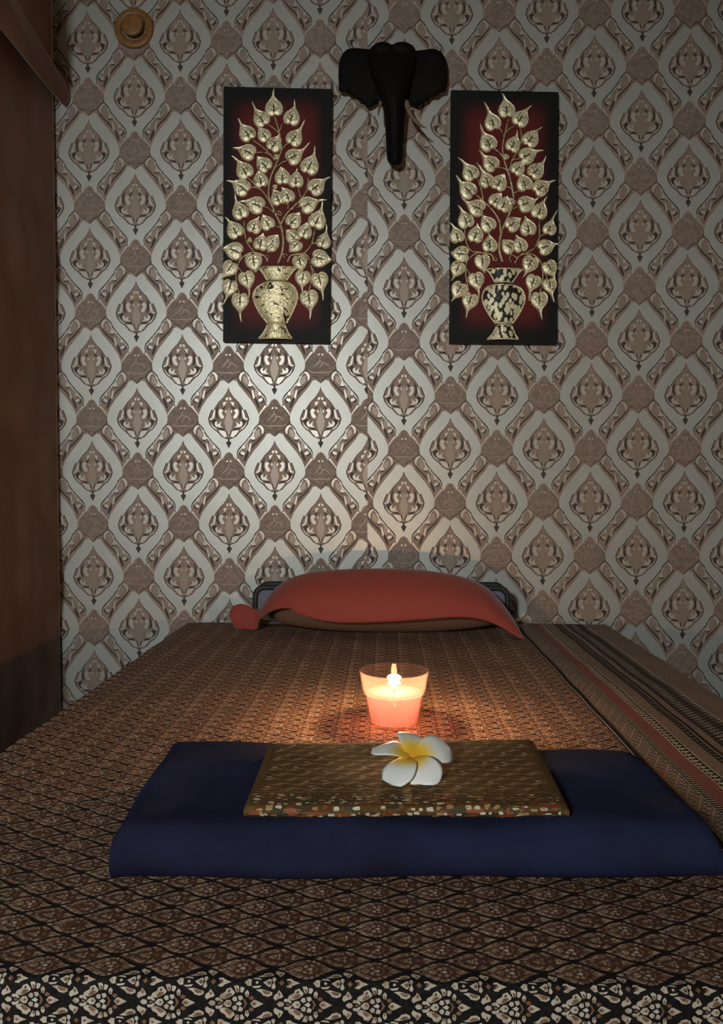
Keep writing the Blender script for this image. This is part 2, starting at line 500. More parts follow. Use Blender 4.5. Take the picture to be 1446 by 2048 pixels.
def fit(T, lim):
    # keeps every petal inside the ogee cell of the lattice
    out_ = []
    for m_, h_, p_ in T:
        q = []
        for x, y in p_:
            x = max(-326, min(326, x))
            ym = lim * 205 * (0.5 + 0.5 * math.cos(math.pi * x / 357)) + 3
            q.append((x, max(-ym, min(ym, y))))
        out_.append((m_, h_, q))
    return out_
def woven(T): return [({1: 7, 3: 1}.get(m_, m_), h_, p_) for m_, h_, p_ in T]  # swaps in the shaded petal colours for the flat top
MA_LIT, MB_LIT = [fit([(m_, h_, [(x * 0.95, y * 0.93) for x, y in p_]) for m_, h_, p_ in T_[1:]], 0.86) for T_ in (MA, MBt)]      # front-drop rows: light on the facing cloth put into brighter petals
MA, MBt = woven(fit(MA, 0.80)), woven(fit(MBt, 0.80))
def flat_template(T, full_detail=True):
    pts, fl, mi, hh = [], [], [], []
    for m_, h, p in T:
        fl.append(len(p)); mi.append(m_)
        pts += [(x * US, -y * US) for x, y in p]
        hh += [h] * len(p)
    return np.array(pts), fl, mi, np.array(hh)

parts_v, parts_len, parts_mi = [], [], []
def stamp(T, cs, hbase=0.0004):
    pts, fl, mi, hh = flat_template(T)
    cs = np.array(cs)
    X = np.clip(cs[:, 0:1] + pts[None, :, 0], BX0, SEAMX - 0.0065)
    V = cs[:, 1:2] + pts[None, :, 1]
    Hh = np.broadcast_to(hbase + 0.00018 * hh[None, :], X.shape)
    P = S(X, V, Hh)
    parts_v.append(P.reshape(-1, 3)); parts_len.extend(fl * len(cs)); parts_mi.extend(mi * len(cs))
ca, cb = [], []
vref = BY0 + REDGE - REDGE * math.pi / 2 - 0.0085      # first full row lies on the front drop
xref = hit_y(337, 2004, BY0).x
for i in range(-3, 120):
    v = vref + i * PV / 2
    if v > BY1 - 0.008: break
    for j in range(-40, 40):
        x = xref + j * PX + (PX / 2 if i % 2 else 0)
        if x + 0.018 < BX0 or x - 0.020 > SEAMX - 0.0065: continue
        (cb if i % 2 else ca).append((x, v))
VLIT = BY0 + REDGE - 0.004  # below this the same flowers take the painted-in lit colours
for T_, Te_, L_ in ((MA, MA_LIT, ca), (MBt, MB_LIT, cb)):
    stamp(T_, [q for q in L_ if q[1] >= VLIT]); stamp(Te_, [q for q in L_ if q[1] < VLIT])

def add_poly(xy, mi, h):
    a = np.array(xy)
    parts_v.append(S(a[:, 0], a[:, 1], h)); parts_len.append(len(xy)); parts_mi.append(mi)
def strip(x0, x1, mi, h=0.0004, step=0.012, v0=None):
    vs = list(np.arange(BY0 + REDGE, BY1 - 0.004, step)) + [BY1 - 0.004]
    fr = list(np.linspace(V0 + 0.02, BY0 + REDGE - REDGE * math.pi / 2, 3)) + list(np.linspace(BY0 + REDGE - REDGE * math.pi / 2, BY0 + REDGE, 7))[1:-1]
    vs = fr + vs
    nx_ = max(1, int(math.ceil((x1 - x0) / 0.009)))
    for a, b_ in zip(vs[:-1], vs[1:]):
        for q in range(nx_):
            xa, xb_ = lerp(x0, x1, q / nx_), lerp(x0, x1, (q + 1) / nx_)
            add_poly([(xa, a), (xb_, a), (xb_, b_), (xa, b_)], mi, h + 0.0003)
# border bands running lengthwise at the right
strip(SEAMX - 0.0040, SEAMX - 0.0026, 1, 0.0006)
strip(SEAMX + 0.0065, SEAMX + 0.0085, 4)
strip(0.3815, 0.4060, 4, 0.0003)
strip(0.4075, 0.4085, 1, 0.0005)
strip(0.4200, 0.4440, 5)
strip(0.4440, 0.4455, 1, 0.0005)
strip(0.4600, 0.4615, 1, 0.0005)
strip(0.4620, 0.4850, 4)
strip(0.4960, 0.5000, 4)
strip(0.5050, 0.5180, 4)
strip(0.5700, 0.5720, 1, 0.0005)
strip(0.5730, BX1 + 0.004, 4, 0.0003)
v = BY0 + REDGE + 0.002
k = 0
while v < BY1 - 0.02:
    # small dots
    for q in range(4):
        xx = 0.3835 + q * 0.0062 + (0.0031 if k % 2 else 0)
        add_poly([(xx, v), (xx + 0.0018, v - 0.0012), (xx + 0.0036, v), (xx + 0.0018, v + 0.0014)], 1 if (q + k) % 3 else 0, 0.0011)
    # teeth
    add_poly([(0.4090, v), (0.4195, v + 0.0018), (0.4195, v + 0.0038), (0.4090, v + 0.0012)], 1, 0.0011)
    # scrolls on black
    if k % 2 == 0:
        add_poly([(0.4465, v), (0.4510, v - 0.003), (0.4585, v + 0.001), (0.4560, v + 0.004), (0.4515, v + 0.002), (0.4490, v + 0.005)], 1, 0.0006)
        add_poly([(0.4468, v + 0.0075), (0.452, v + 0.006), (0.4580, v + 0.008), (0.452, v + 0.0095)], 4, 0.0006)
        add_poly([(0.4862, v), (0.4905, v - 0.0035), (0.4950, v), (0.4905, v + 0.0035)], 4, 0.0006)
    # lozenges
    for q in range(3):
        xx = 0.5285 + q * 0.0165 + (0.004 if k % 2 else -0.004)
        add_poly([(xx - 0.0062, v), (xx, v - 0.0028), (xx + 0.0062, v), (xx, v + 0.0028)], 1 if (q + k) % 2 else 4, 0.0006)
        add_poly([(xx - 0.0025, v), (xx, v - 0.0011), (xx + 0.0025, v), (xx, v + 0.0011)], 0, 0.0008)
    v += 0.0066; k += 1

# ground cloth
xs = np.linspace(BX0 - 0.002, BX1 + 0.004, 130)
vs = np.concatenate([np.linspace(V0, BY0 + REDGE - REDGE * math.pi / 2, 8)[:-1], np.linspace(BY0 + REDGE - REDGE * math.pi / 2, BY0 + REDGE, 14)[:-1], np.linspace(BY0 + REDGE, BY1 + 0.002, 200)])
XX, VV = np.meshgrid(xs, vs)
G = S(XX, VV, 0.0)
nR, nC = XX.shape
idx = np.arange(nR * nC).reshape(nR, nC)
quads = np.stack([idx[:-1, :-1], idx[:-1, 1:], idx[1:, 1:], idx[1:, :-1]], -1).reshape(-1, 4)
pv = np.concatenate(parts_v)
allv = np.concatenate([G.reshape(-1, 3), pv])
nq = len(quads)
plen = np.array(parts_len)
loops = np.concatenate([quads.reshape(-1), nR * nC + np.arange(len(pv))]).astype(np.int32)
tot = np.concatenate([np.full(nq, 4), plen]).astype(np.int32)
start = np.concatenate([[0], np.cumsum(tot)[:-1]]).astype(np.int32)
me = bpy.data.meshes.new('bed_cover')
me.vertices.add(len(allv)); me.vertices.foreach_set('co', allv.astype(np.float32).ravel())
me.loops.add(len(loops)); me.loops.foreach_set('vertex_index', loops)
me.polygons.add(len(tot)); me.polygons.foreach_set('loop_start', start); me.polygons.foreach_set('loop_total', tot)
for m_ in CM: me.materials.append(m_)
me.polygons.foreach_set('material_index', np.concatenate([np.zeros(nq), np.array(parts_mi)]).astype(np.int32))
me.polygons.foreach_set('use_smooth', np.concatenate([np.ones(nq), np.zeros(len(plen))]).astype(bool))
me.update(calc_edges=True); me.validate()
cover = bpy.data.objects.new('bed_cover', me); COL.objects.link(cover)
rebase(cover, ((BX0 + BX1) / 2, (BY0 + BY1) / 2, BED_Z))
tag(cover, 'black bed cover woven with cream and brown lozenge flowers and a striped right border', 'bed cover')

# ================================================================== CUSHION, PILLOW AND RED CLOTH at the head of the bed
M['cushion'] = mat('blue_grey_cloth', (0.17, 0.17, 0.20), 0.8, bump=(400, 0.3, 0.001))
M['piping'] = mat('black_piping', (0.02, 0.018, 0.018), 0.6)
M['pillow'] = mat('olive_brown_cloth', (0.085, 0.045, 0.028), 0.85, bump=(200, 0.3, 0.001))
M['red_cloth'] = mat('rust_red_cloth', (0.22, 0.037, 0.025), 0.85, bump=(700, 0.35, 0.0008), sheen=0.3)

CY = 2.250
a0, a1 = hit_y(508, 1172, CY), hit_y(1018, 1172, CY)
ztop = a0.z
cush = thing('cushion', ((a0.x + a1.x) / 2, CY + 0.04, BED_Z), 'long blue-grey cushion with black edge standing against the wall behind the red cloth', 'cushion')
def rrect(x0, x1, z0, z1, r, n=6):
    out = []
    for cx, cz, s0 in ((x1 - r, z1 - r, 0), (x0 + r, z1 - r, 90), (x0 + r, z0 + r, 180), (x1 - r, z0 + r, 270)):
        for k in range(n + 1):
            a = math.radians(s0 + 90 * k / n); out.append((cx + r * math.cos(a), cz + r * math.sin(a)))
    return out
c = MB()
z0 = BED_Z + 0.006
for inset, y in ((0.020, CY - 0.004), (0.006, CY + 0.001), (0.004, CY + 0.006), (0.004, CY + 0.074), (0.006, CY + 0.080), (0.02, CY + 0.084)):
    pass
rows = [[(x, y, z) for x, z in rrect(a0.x + i_, a1.x - i_, z0 + i_, ztop - i_, 0.026)] for i_, y in ((0.030, CY - 0.006), (0.012, CY - 0.003), (0.005, CY + 0.004), (0.005, CY + 0.074), (0.012, CY + 0.081), (0.030, CY + 0.084))]
c.grid(rows, 0, close_u=True); c.poly(rows[0]); c.poly(rows[-1][::-1])
c.build('cushion_body', M['cushion'], cush, True)
for yy in (CY, CY + 0.078):
    c = MB()
    path = [(x, yy, z) for x, z in rrect(a0.x + 0.004, a1.x - 0.004, z0 + 0.005, ztop - 0.004, 0.026)]
    ring = []
    N = len(path)
    for i in range(N):
        p = Vector(path[i]); t = (Vector(path[(i + 1) % N]) - Vector(path[i - 1])).normalized()
        n1 = Vector((0, 1, 0)); n2 = t.cross(n1)
        ring.append([p + (n1 * math.cos(q) * 1.1 + n2 * math.sin(q)) * 0.0085 for q in [2 * math.pi * k / 8 for k in range(8)]])
    c.grid(ring, 0, close_u=True, close_v=True)
    c.build('piping', M['piping'], cush, True)

# low pillow under the red cloth
pc = hit_z(795, 1262, BED_Z)
PY = 2.172
def superblob(mb, c, r, e1=0.5, e2=0.6, nu=40, nv=20, zmin=None):
    rows = []
    sg = lambda v_, e: math.copysign(abs(v_) ** e, v_)
    for i in range(nv + 1):
        ph = -math.pi / 2 + math.pi * i / nv
        row = []
        for j in range(nu):
            th = 2 * math.pi * j / nu
            row.append((c[0] + r[0] * sg(math.cos(ph), e1) * sg(math.cos(th), e2), c[1] + r[1] * sg(math.cos(ph), e1) * sg(math.sin(th), e2), c[2] + r[2] * sg(math.sin(ph), e1)))
        rows.append(row)
    mb.grid(rows, 0, close_u=True)
pl, pr = hit_y(548, 1250, PY).x, hit_y(1002, 1250, PY).x
ptop = hit_y(780, 1156, PY).z
c = MB(); superblob(c, ((pl + pr) / 2, PY, BED_Z + 0.001 + (ptop - BED_Z) / 2), ((pr - pl) / 2, 0.052, (ptop - BED_Z) / 2 - 0.001), 0.75, 0.7)
po = c.build('pillow', M['pillow'], None, True)
# arched back: higher in the middle
for vtx in po.data.vertices:
    u = (vtx.co.x - (pl + pr) / 2) / ((pr - pl) / 2)
    vtx.co.z = BED_Z + 0.002 + (vtx.co.z - BED_Z - 0.002) * (1 - 0.42 * abs(u) ** 2.6)
rebase(po, ((pl + pr) / 2, PY, BED_Z))
tag(po, 'brown arched pillow mostly hidden beneath the rust red cloth', 'pillow')

topc = [(459, 1226), (464, 1215), (474, 1209), (486, 1208), (499, 1213), (511, 1218), (521, 1214), (532, 1198), (547, 1180), (567, 1164), (592, 1152), (628, 1144), (680, 1139), (740, 1137), (800, 1138), (860, 1142), (910, 1150), (945, 1160), (975, 1176), (1000, 1200), (1020, 1226), (1036, 1252), (1047, 1275)]
botc = [(463, 1243), (469, 1254), (480, 1259), (493, 1262), (505, 1264), (513, 1258), (519, 1238), (532, 1227), (553, 1219), (576, 1217), (598, 1228), (640, 1240), (690, 1246), (755, 1244), (820, 1241), (870, 1237), (915, 1234), (950, 1237), (981, 1245), (1008, 1257), (1029, 1269), (1041, 1277), (1049, 1282)]
ytop = [2.19, 2.19, 2.19, 2.19, 2.185, 2.18, 2.175, 2.17, 2.165, 2.16] + [2.155] * 8 + [2.15, 2.14, 2.12, 2.10, 2.082]
ybot = [2.185, 2.18, 2.175, 2.17, 2.165, 2.16, 2.150, 2.115, 2.095, 2.085, 2.075, 2.07] + [2.065] * 5 + [2.065, 2.065, 2.065, 2.066, 2.066, 2.066]
c = MB()
cols = []
for (tx, ty), (bx, by), yt, yb in zip(topc, botc, ytop, ybot):
    col = []
    T_ = hit_y(tx, ty, yt); B_ = hit_y(bx, by, yb)
    B_.z = max(B_.z, BED_Z + 0.006)
    arch = max(0.0, min(1.0, (tx - 512) / 60)) * max(0.0, min(1.0, (1040 - tx) / 60))
    # over the back
    for q in range(4, 0, -1):
        col.append(T_ + Vector((0, 0.016 * q * (0.25 + arch), -0.0016 * q * q * (0.4 + 1.2 * arch))))
    n = 14
    for q in range(n + 1):
        t = q / n
        p = T_.lerp(B_, t)
        p.y -= (0.022 * arch + 0.008) * math.sin(math.pi * t ** 0.8)
        p.y += 0.0025 * arch * math.sin(tx * 0.045 + t * 2.0) * t
        col.append(p)
    cols.append(col)
# refine along the length
fine = []
per = [smooth_path([col[k] for col in cols], 4) for k in range(len(cols[0]))]
c.grid([list(r) for r in per])
ro = c.build('draped_cloth', M['red_cloth'], None, True)
for vtx in ro.data.vertices: vtx.co.z = max(vtx.co.z, BED_Z + 0.005)
mod(ro, 'SOLIDIFY', thickness=0.0035, offset=1)
rebase(ro, (hit_y(780, 1240, 2.1).x, 2.12, BED_Z))
tag(ro, 'rust red cloth draped in an arch over the pillow at the head of the bed', 'cloth')

# ================================================================== NAVY TOWEL
M['navy'] = mat('navy_towel', (0.018, 0.018, 0.038), 1.0, 0.0, 0.05, noise=(9, (0.026, 0.032, 0.074), 0.35, 0.7), bump=(900, 0.6, 0.0012))
TH = 0.056
tfl, tfr = hit_z(216, 1786, BED_Z), hit_z(1452, 1782, BED_Z)
tbl, tbr = hit_z(340, 1478, BED_Z + TH), hit_z(1262, 1499, BED_Z + TH)
def slab(cfl, cfr, cbl, cbr, zb, th, rf, rb, nx, ny, bulge=0.0, wob=0.0, seed=0.0, side=0.01):
    """soft folded slab: rounded front fold, gently rounded back and sides; returns a closed mesh"""
    prof = []     # (t along depth 0 front..1 back as offset, height) around the section
    for k in range(13):
        a = -math.pi / 2 + math.pi * k / 12
        prof.append(('f', -math.cos(a), 0.5 + 0.5 * math.sin(a)))
    for k in range(1, ny):
        prof.append(('t', k / ny, 1.0))
    for k in range(13):
        a = math.pi / 2 - math.pi * k / 12
        prof.append(('b', math.cos(a), 0.5 + 0.5 * math.sin(a)))
    rows = []
    for i in range(nx + 1):
        u = i / nx
        F = Vector(cfl).lerp(Vector(cfr), u); Bk = Vector(cbl).lerp(Vector(cbr), u)
        d = (Bk - F); d.z = 0; L = d.length; d.normalize()
        e = min(1, min(u, 1 - u) / 0.03)
        edge = math.sqrt(max(0.0, 1 - (1 - e) ** 2)) if e < 1 else 1.0
        row = []
        for kind, a, hh in prof:
            if kind == 'f': s_ = rf + a * rf
            elif kind == 'b': s_ = L - rb + a * rb
            else: s_ = rf + (L - rf - rb) * a
            t = s_ / L
            th_ = th * (0.72 + 0.28 * edge)
            z = hh * th_ + (bulge * math.sin(math.pi * t) * (hh > 0.9)) 
            nz = wob * (math.sin(u * 17 + t * 5 + seed) + 0.7 * math.sin(u * 9 - t * 11 + seed * 2)) * hh
            if kind == 'f': s_ += wob * 1.5 * math.sin(u * 13 + seed + hh * 3)
            p = Vector((F.x, F.y, zb)) + d * s_ + Vector((0, 0, z + nz))
            row.append(p)
        rows.append(row)
    mb = MB(); n = len(rows[0])
    # bottom closes the section
    mb.grid(rows, 0, close_u=True)
    mb.poly(rows[0]); mb.poly(rows[-1][::-1])
    return mb
tf_l, tf_r = Vector(tfl), Vector(tfr)
m1 = slab(tf_l, tf_r, tbl, tbr, BED_Z + 0.0035, TH, 0.030, 0.020, 70, 14, 0.003, 0.0022, 0.4)
to = m1.build('folded_towel', M['navy'], None, True)
rebase(to, ((tfl.x + tfr.x) / 2, (tfl.y + tbl.y) / 2, BED_Z + 0.0035))
tag(to, 'thick folded navy blue towel lying across the bed under the gold brocade cloth', 'towel')

# ================================================================== BROCADE CLOTH on the towel
M['brocade'] = mat('bronze_brocade', (0.100, 0.048, 0.014), 0.75, 0.0, 0.2, noise=(240, (0.155, 0.080, 0.025), 0.4, 0.65), bump=(500, 0.4, 0.001))
M['br_gold'] = mat('gold_thread', (0.42, 0.26, 0.10), 0.6, 0.1, 0.3)
M['br_white'] = mat('cream_thread', (0.66, 0.58, 0.42), 0.6)
M['br_orange'] = mat('orange_thread', (0.30, 0.075, 0.022), 0.6)
M['br_green'] = mat('olive_thread', (0.045, 0.042, 0.014), 0.6)
ZT = BED_Z + 0.0035 + TH + 0.0065
BH = 0.0125
cfl, cfr = hit_z(487, 1632, ZT + 0.003), hit_z(1139, 1632, ZT + 0.003)
cbl, cbr = hit_z(537, 1487, ZT + BH), hit_z(1066, 1476, ZT + BH)
m2 = slab(cfl, cfr, cbl, cbr, ZT, BH, 0.0085, 0.005, 60, 26, 0.0, 0.0005, 1.3)
def cloth_pt(u, s_, lift=0.0005):
    """point on the brocade: s_ = length from the lowest front point up the fold and over the top"""
    F = Vector(cfl).lerp(Vector(cfr), u); Bk = Vector(cbl).lerp(Vector(cbr), u)
    d = (Bk - F); d.z = 0; L = d.length; d.normalize()
    rf = 0.0085
    arc = math.pi * math.sqrt((rf ** 2 + (BH / 2) ** 2) / 2)
    e = min(1, min(u, 1 - u) / 0.03); edge = math.sqrt(max(0.0, 1 - (1 - e) ** 2)) if e < 1 else 1.0
    th_ = BH * (0.72 + 0.28 * edge)
    if s_ < arc:
        a = -math.pi / 2 + math.pi * s_ / arc
        hh = 0.5 + 0.5 * math.sin(a); so = rf - math.cos(a) * (rf + lift); hz = th_ * (0.5 + 0.5 * math.sin(a) * (1 + 2 * lift / th_))
    else:
        hh = 1.0; so = rf + (s_ - arc); hz = th_ + lift
    t = so / L
    nz = 0.0005 * (math.sin(u * 17 + t * 5 + 1.3) + 0.7 * math.sin(u * 9 - t * 11 + 2.6)) * hh
    if s_ < arc: so += 0.00075 * math.sin(u * 13 + 1.3 + hh * 3)
    return Vector((F.x, F.y, ZT)) + d * so + Vector((0, 0, hz + nz))
rnd = random.Random(11)
LU = (Vector(cfr) - Vector(cfl)).length
def bpoly(uc, sc, pts, mi, lift=0.0006):
    q = []
    for x, y in pts:
        u = uc + x / LU; s_ = sc + y
        if u < 0.012 or u > 0.988 or s_ < 0.002: return
        q.append(cloth_pt(u, s_, lift))
    m2.poly(q, mi)
# coloured band along the front fold
def dia(w_, h_): return [(-w_, 0), (0, -h_), (w_, 0), (0, h_)]
nb = 11
band_w = 0.050
for i in range(int(nb * 2) + 1):
    uc = 0.02 + i / (nb * 2) * 0.96
    up = i % 2 == 0
    for r in range(7):
        s_ = 0.003 + r * 0.0068
        wd = (r if up else 6 - r)
        n_ = max(1, 4 - wd // 2)
        for q in range(n_):
            xo = (q - (n_ - 1) / 2) * 0.0085 + rnd.uniform(-0.001, 0.001)
            pick = rnd.random()
            mi = 3 if pick < 0.42 else (2 if pick < 0.50 else 1)
            if up: mi = 2 if pick < 0.45 else (3 if pick < 0.6 else 1)
            if mi == 1 and rnd.random() < 0.35: continue
            if mi == 2 and rnd.random() < 0.35: continue
            k1, k2 = rnd.uniform(0.45, 1.2), rnd.uniform(0.45, 1.05)
            j = lambda: rnd.uniform(-0.0006, 0.0006)
            bpoly(uc + xo / LU, s_ + rnd.uniform(-0.002, 0.002), [(x_ * k1 + j(), y_ * k2 + j()) for x_, y_ in [(-0.0034, -0.0006), (-0.002, -0.0018), (0.0028, -0.0016), (0.0036, 0.0004), (0.002, 0.0018), (-0.0026, 0.0016)]], mi, 0.0009)
for i in range(90):
    bpoly(rnd.uniform(0.02, 0.98), rnd.uniform(0.002, 0.047), [(-0.009, -0.002), (0.006, -0.0025), (0.010, 0.001), (0.0, 0.003), (-0.008, 0.0022)], 4 if rnd.random() < 0.75 else 3, 0.0006)
# gold edging line, then lozenges over the top
N = 40
for i in range(N):
    u0, u1 = 0.02 + 0.96 * i / N, 0.02 + 0.96 * (i + 1) / N
    if u0 < 0.45 or i % 3: m2.poly([cloth_pt(u0, 0.0515, 0.0007), cloth_pt(u1, 0.0515, 0.0007), cloth_pt(u1, 0.0524, 0.0007), cloth_pt(u0, 0.0524, 0.0007)], 1)
for r in range(11):
    for i in range(12):
        uc = 0.05 + (i + (0.5 if r % 2 else 0)) / 12 * 0.92
        sc = 0.060 + r * 0.0150
        if sc > 0.215: continue
        bpoly(uc, sc, [(-0.013, 0), (-0.006, -0.0036), (0, -0.0066), (0, -0.0052), (-0.005, -0.0024), (-0.010, 0)], 1)
        bpoly(uc, sc, [(0.013, 0), (0.010, 0), (0.005, 0.0024), (0, 0.0052), (0, 0.0066), (0.006, 0.0036)], 1)
        bpoly(uc, sc, [(-0.006, 0), (0, -0.0025), (0.006, 0), (0, 0.0025)], 1)
        bpoly(uc, sc, [(-0.010, 0.0006), (-0.005, 0.003), (0, 0.0058), (0, 0.005), (-0.006, 0.0018)], 4)
        if rnd.random() < 0.35: bpoly(uc + rnd.uniform(-0.01, 0.01), sc + 0.0072, [(-0.004, 0), (0, -0.0012), (0.004, 0), (0, 0.0012)], 2)
bo = m2.build('folded_brocade_cloth', [M['brocade'], M['br_gold'], M['br_white'], M['br_orange'], M['br_green']], None, True)
rebase(bo, ((cfl.x + cfr.x) / 2, (cfl.y + cbl.y) / 2, ZT))
tag(bo, 'small folded bronze brocade cloth with colourful front fold on top of the navy towel', 'cloth')

# ================================================================== CANDLE in a glass
M['glass'] = bpy.data.materials.new('clear_glass'); M['glass'].use_nodes = True
nt = M['glass'].node_tree; nt.nodes.clear()
out = nt.nodes.new('ShaderNodeOutputMaterial'); mix = nt.nodes.new('ShaderNodeMixShader')
tr = nt.nodes.new('ShaderNodeBsdfTransparent'); tr.inputs[0].default_value = (0.97, 0.93, 0.90, 1)
gl = nt.nodes.new('ShaderNodeBsdfGlossy'); gl.inputs['Roughness'].default_value = 0.03
lw = nt.nodes.new('ShaderNodeLayerWeight'); lw.inputs['Blend'].default_value = 0.5
pw = nt.nodes.new('ShaderNodeMath'); pw.operation = 'POWER'; pw.inputs[1].default_value = 4.0
fr = nt.nodes.new('ShaderNodeMath'); fr.operation = 'MULTIPLY_ADD'; fr.inputs[1].default_value = 0.55; fr.inputs[2].default_value = 0.03
nt.links.new(lw.outputs['Facing'], pw.inputs[0]); nt.links.new(pw.outputs[0], fr.inputs[0])
nt.links.new(fr.outputs[0], mix.inputs[0]); nt.links.new(tr.outputs[0], mix.inputs[1]); nt.links.new(gl.outputs[0], mix.inputs[2]); tg = nt.nodes.new('ShaderNodeBsdfTranslucent'); tg.inputs[0].default_value = (1.0, 0.62, 0.54, 1)
mg = nt.nodes.new('ShaderNodeMixShader'); mg.inputs[0].default_value = 0.014
nt.links.new(mix.outputs[0], mg.inputs[1]); nt.links.new(tg.outputs[0], mg.inputs[2]); nt.links.new(mg.outputs[0], out.inputs[0])
M['wax'] = bpy.data.materials.new('pink_wax'); M['wax'].use_nodes = True
nt = M['wax'].node_tree; nt.nodes.clear()
out = nt.nodes.new('ShaderNodeOutputMaterial')
m1_ = nt.nodes.new('ShaderNodeMixShader'); m2_ = nt.nodes.new('ShaderNodeMixShader')
tl = nt.nodes.new('ShaderNodeBsdfTranslucent'); tl.inputs[0].default_value = (0.20, 0.088, 0.100, 1)
df = nt.nodes.new('ShaderNodeBsdfDiffuse'); df.inputs[0].default_value = (0.18, 0.080, 0.092, 1)
tp = nt.nodes.new('ShaderNodeBsdfTransparent'); tp.inputs[0].default_value = (0.95, 0.78, 0.74, 1)
m1_.inputs[0].default_value = 0.25; m2_.inputs[0].default_value = 0.36
nt.links.new(tl.outputs[0], m1_.inputs[1]); nt.links.new(df.outputs[0], m1_.inputs[2])
nt.links.new(m1_.outputs[0], m2_.inputs[1]); nt.links.new(tp.outputs[0], m2_.inputs[2]); nt.links.new(m2_.outputs[0], out.inputs[0])
M['wick'] = mat('wick', (0.03, 0.02, 0.015), 0.9)
M['flame'] = bpy.data.materials.new('flame'); M['flame'].use_nodes = True
nt = M['flame'].node_tree; nt.nodes.clear()
out = nt.nodes.new('ShaderNodeOutputMaterial'); em = nt.nodes.new('ShaderNodeEmission')
em.inputs[0].default_value = (1.0, 0.72, 0.34, 1); em.inputs[1].default_value = 60.0
nt.links.new(em.outputs[0], out.inputs[0])

CYD = 1.318
cc = hit_y(788, 1440, CYD); cc.z = BED_Z + 0.0025
can = thing('candle', tuple(cc), 'lit pink candle in a clear glass standing on the bed behind the navy towel', 'candle')
g = MB()
prof = [(0.001, 0.0), (0.036, 0.0), (0.0412, 0.003), (0.0492, 0.052), (0.0514, 0.0575), (0.0525, 0.062), (0.0570, 0.0895), (0.0562, 0.0915), (0.0548, 0.0900), (0.0503, 0.0620), (0.0492, 0.0578), (0.0470, 0.0525), (0.0392, 0.006), (0.001, 0.0055)]
g.lathe(prof, cc, 64)
g.build('glass_cup', M['glass'], can, True)
g = MB()
g.lathe([(0.001, 0.0065), (0.0385, 0.0068), (0.0462, 0.0525), (0.0470, 0.0550), (0.0455, 0.0562), (0.030, 0.0552), (0.001, 0.0548)], cc, 56)
g.build('wax', M['wax'], can, True)
g = MB()
g.tube([(cc.x, cc.y, cc.z + 0.0555), (cc.x + 0.0006, cc.y, cc.z + 0.0610), (cc.x, cc.y + 0.0004, cc.z + 0.0660)], 0.0009, 8)
g.build('wick', M['wick'], can, True)
g = MB()
g.lathe([(0.0002, 0.0610), (0.0032, 0.0632), (0.0046, 0.0668), (0.0042, 0.0710), (0.0026, 0.0760), (0.0010, 0.0810), (0.0001, 0.0835)], cc, 20)
g.build('flame', M['flame'], can, True)
pl_ = bpy.data.lights.new('candle_flame_light', 'POINT'); pl_.energy = 9.0; pl_.color = (1.0, 0.62, 0.32); pl_.shadow_soft_size = 0.012
po_ = bpy.data.objects.new('candle_flame_light', pl_); po_.location = (cc.x, cc.y, cc.z + 0.081); COL.objects.link(po_)

# ================================================================== PLUMERIA
M['petal'] = bpy.data.materials.new('frangipani_petal'); M['petal'].use_nodes = True
nt = M['petal'].node_tree; bs = nt.nodes['Principled BSDF']
bs.inputs['Roughness'].default_value = 0.45
bs.inputs['Subsurface Weight'].default_value = 0.15
bs.inputs['Subsurface Radius'].default_value = (0.004, 0.003, 0.002)
at = nt.nodes.new('ShaderNodeTexCoord'); ln = nt.nodes.new('ShaderNodeVectorMath'); ln.operation = 'LENGTH'
rp = nt.nodes.new('ShaderNodeValToRGB')
rp.color_ramp.elements[0].position = 0.006; rp.color_ramp.elements[0].color = (0.80, 0.36, 0.02, 1)
e_ = rp.color_ramp.elements.new(0.018); e_.color = (0.86, 0.58, 0.05, 1)
rp.color_ramp.elements[2].position = 0.0310; rp.color_ramp.elements[2].color = (0.84, 0.84, 0.78, 1)
nt.links.new(at.outputs['Object'], ln.inputs[0]); nt.links.new(ln.outputs['Value'], rp.inputs['Fac']); nt.links.new(rp.outputs['Color'], bs.inputs['Base Color'])
fz = ZT + BH + 0.014
fc = hit_z(824, 1519, fz)
fl = thing('frangipani_flower', tuple(fc), 'white frangipani flower with yellow heart lying on the brocade cloth before the candle', 'flower')
tilt = Matrix.Rotation(math.radians(21), 3, 'X')
for pi_, (ang, Lp) in enumerate(((236, 0.048), (291, 0.047), (18, 0.049), (80, 0.046), (152, 0.048))):
    pm = MB(); rows = []
    ns, ntt = 16, 12
    ca_, sa_ = math.cos(math.radians(ang)), math.sin(math.radians(ang))
    for i in range(ns + 1):
        s_ = i / ns
        wd = 0.0185 * (math.sin(math.pi * min(1.0, 0.08 + 0.60 * s_)) ** 1.0) * math.sqrt(max(0.0, 1 - max(0, (s_ - 0.62) / 0.38) ** 2.2)) + 0.0008
        row = []
        for j in range(ntt + 1):
            t = -1 + 2 * j / ntt
            x = s_ * Lp
            y = t * wd + 0.0035 * s_
            z = 0.002 + 0.0085 * math.sin(math.pi * 0.62 * s_ ** 0.8) - 0.012 * s_ ** 3 + 0.0052 * t * (1 - 0.3 * s_) * min(1, s_ * 3) - 0.0035 * t * t * s_
            X, Y = x * ca_ - y * sa_, x * sa_ + y * ca_
            row.append(Vector(fc) + tilt @ Vector((X, Y, z)))
        rows.append(row)
    pm.grid(rows)
    o = pm.build('petal', M['petal'], fl, True)
    mod(o, 'SOLIDIFY', thickness=0.0008, offset=-1)
tub = MB(); tub.tube([Vector(fc) + tilt @ Vector((0, 0, z)) for z in (-0.010, -0.004, 0.0, 0.0035)], [0.0018, 0.0026, 0.0042, 0.0062], 16, cap=False)
tub.build('flower_tube', M['petal'], fl, True)

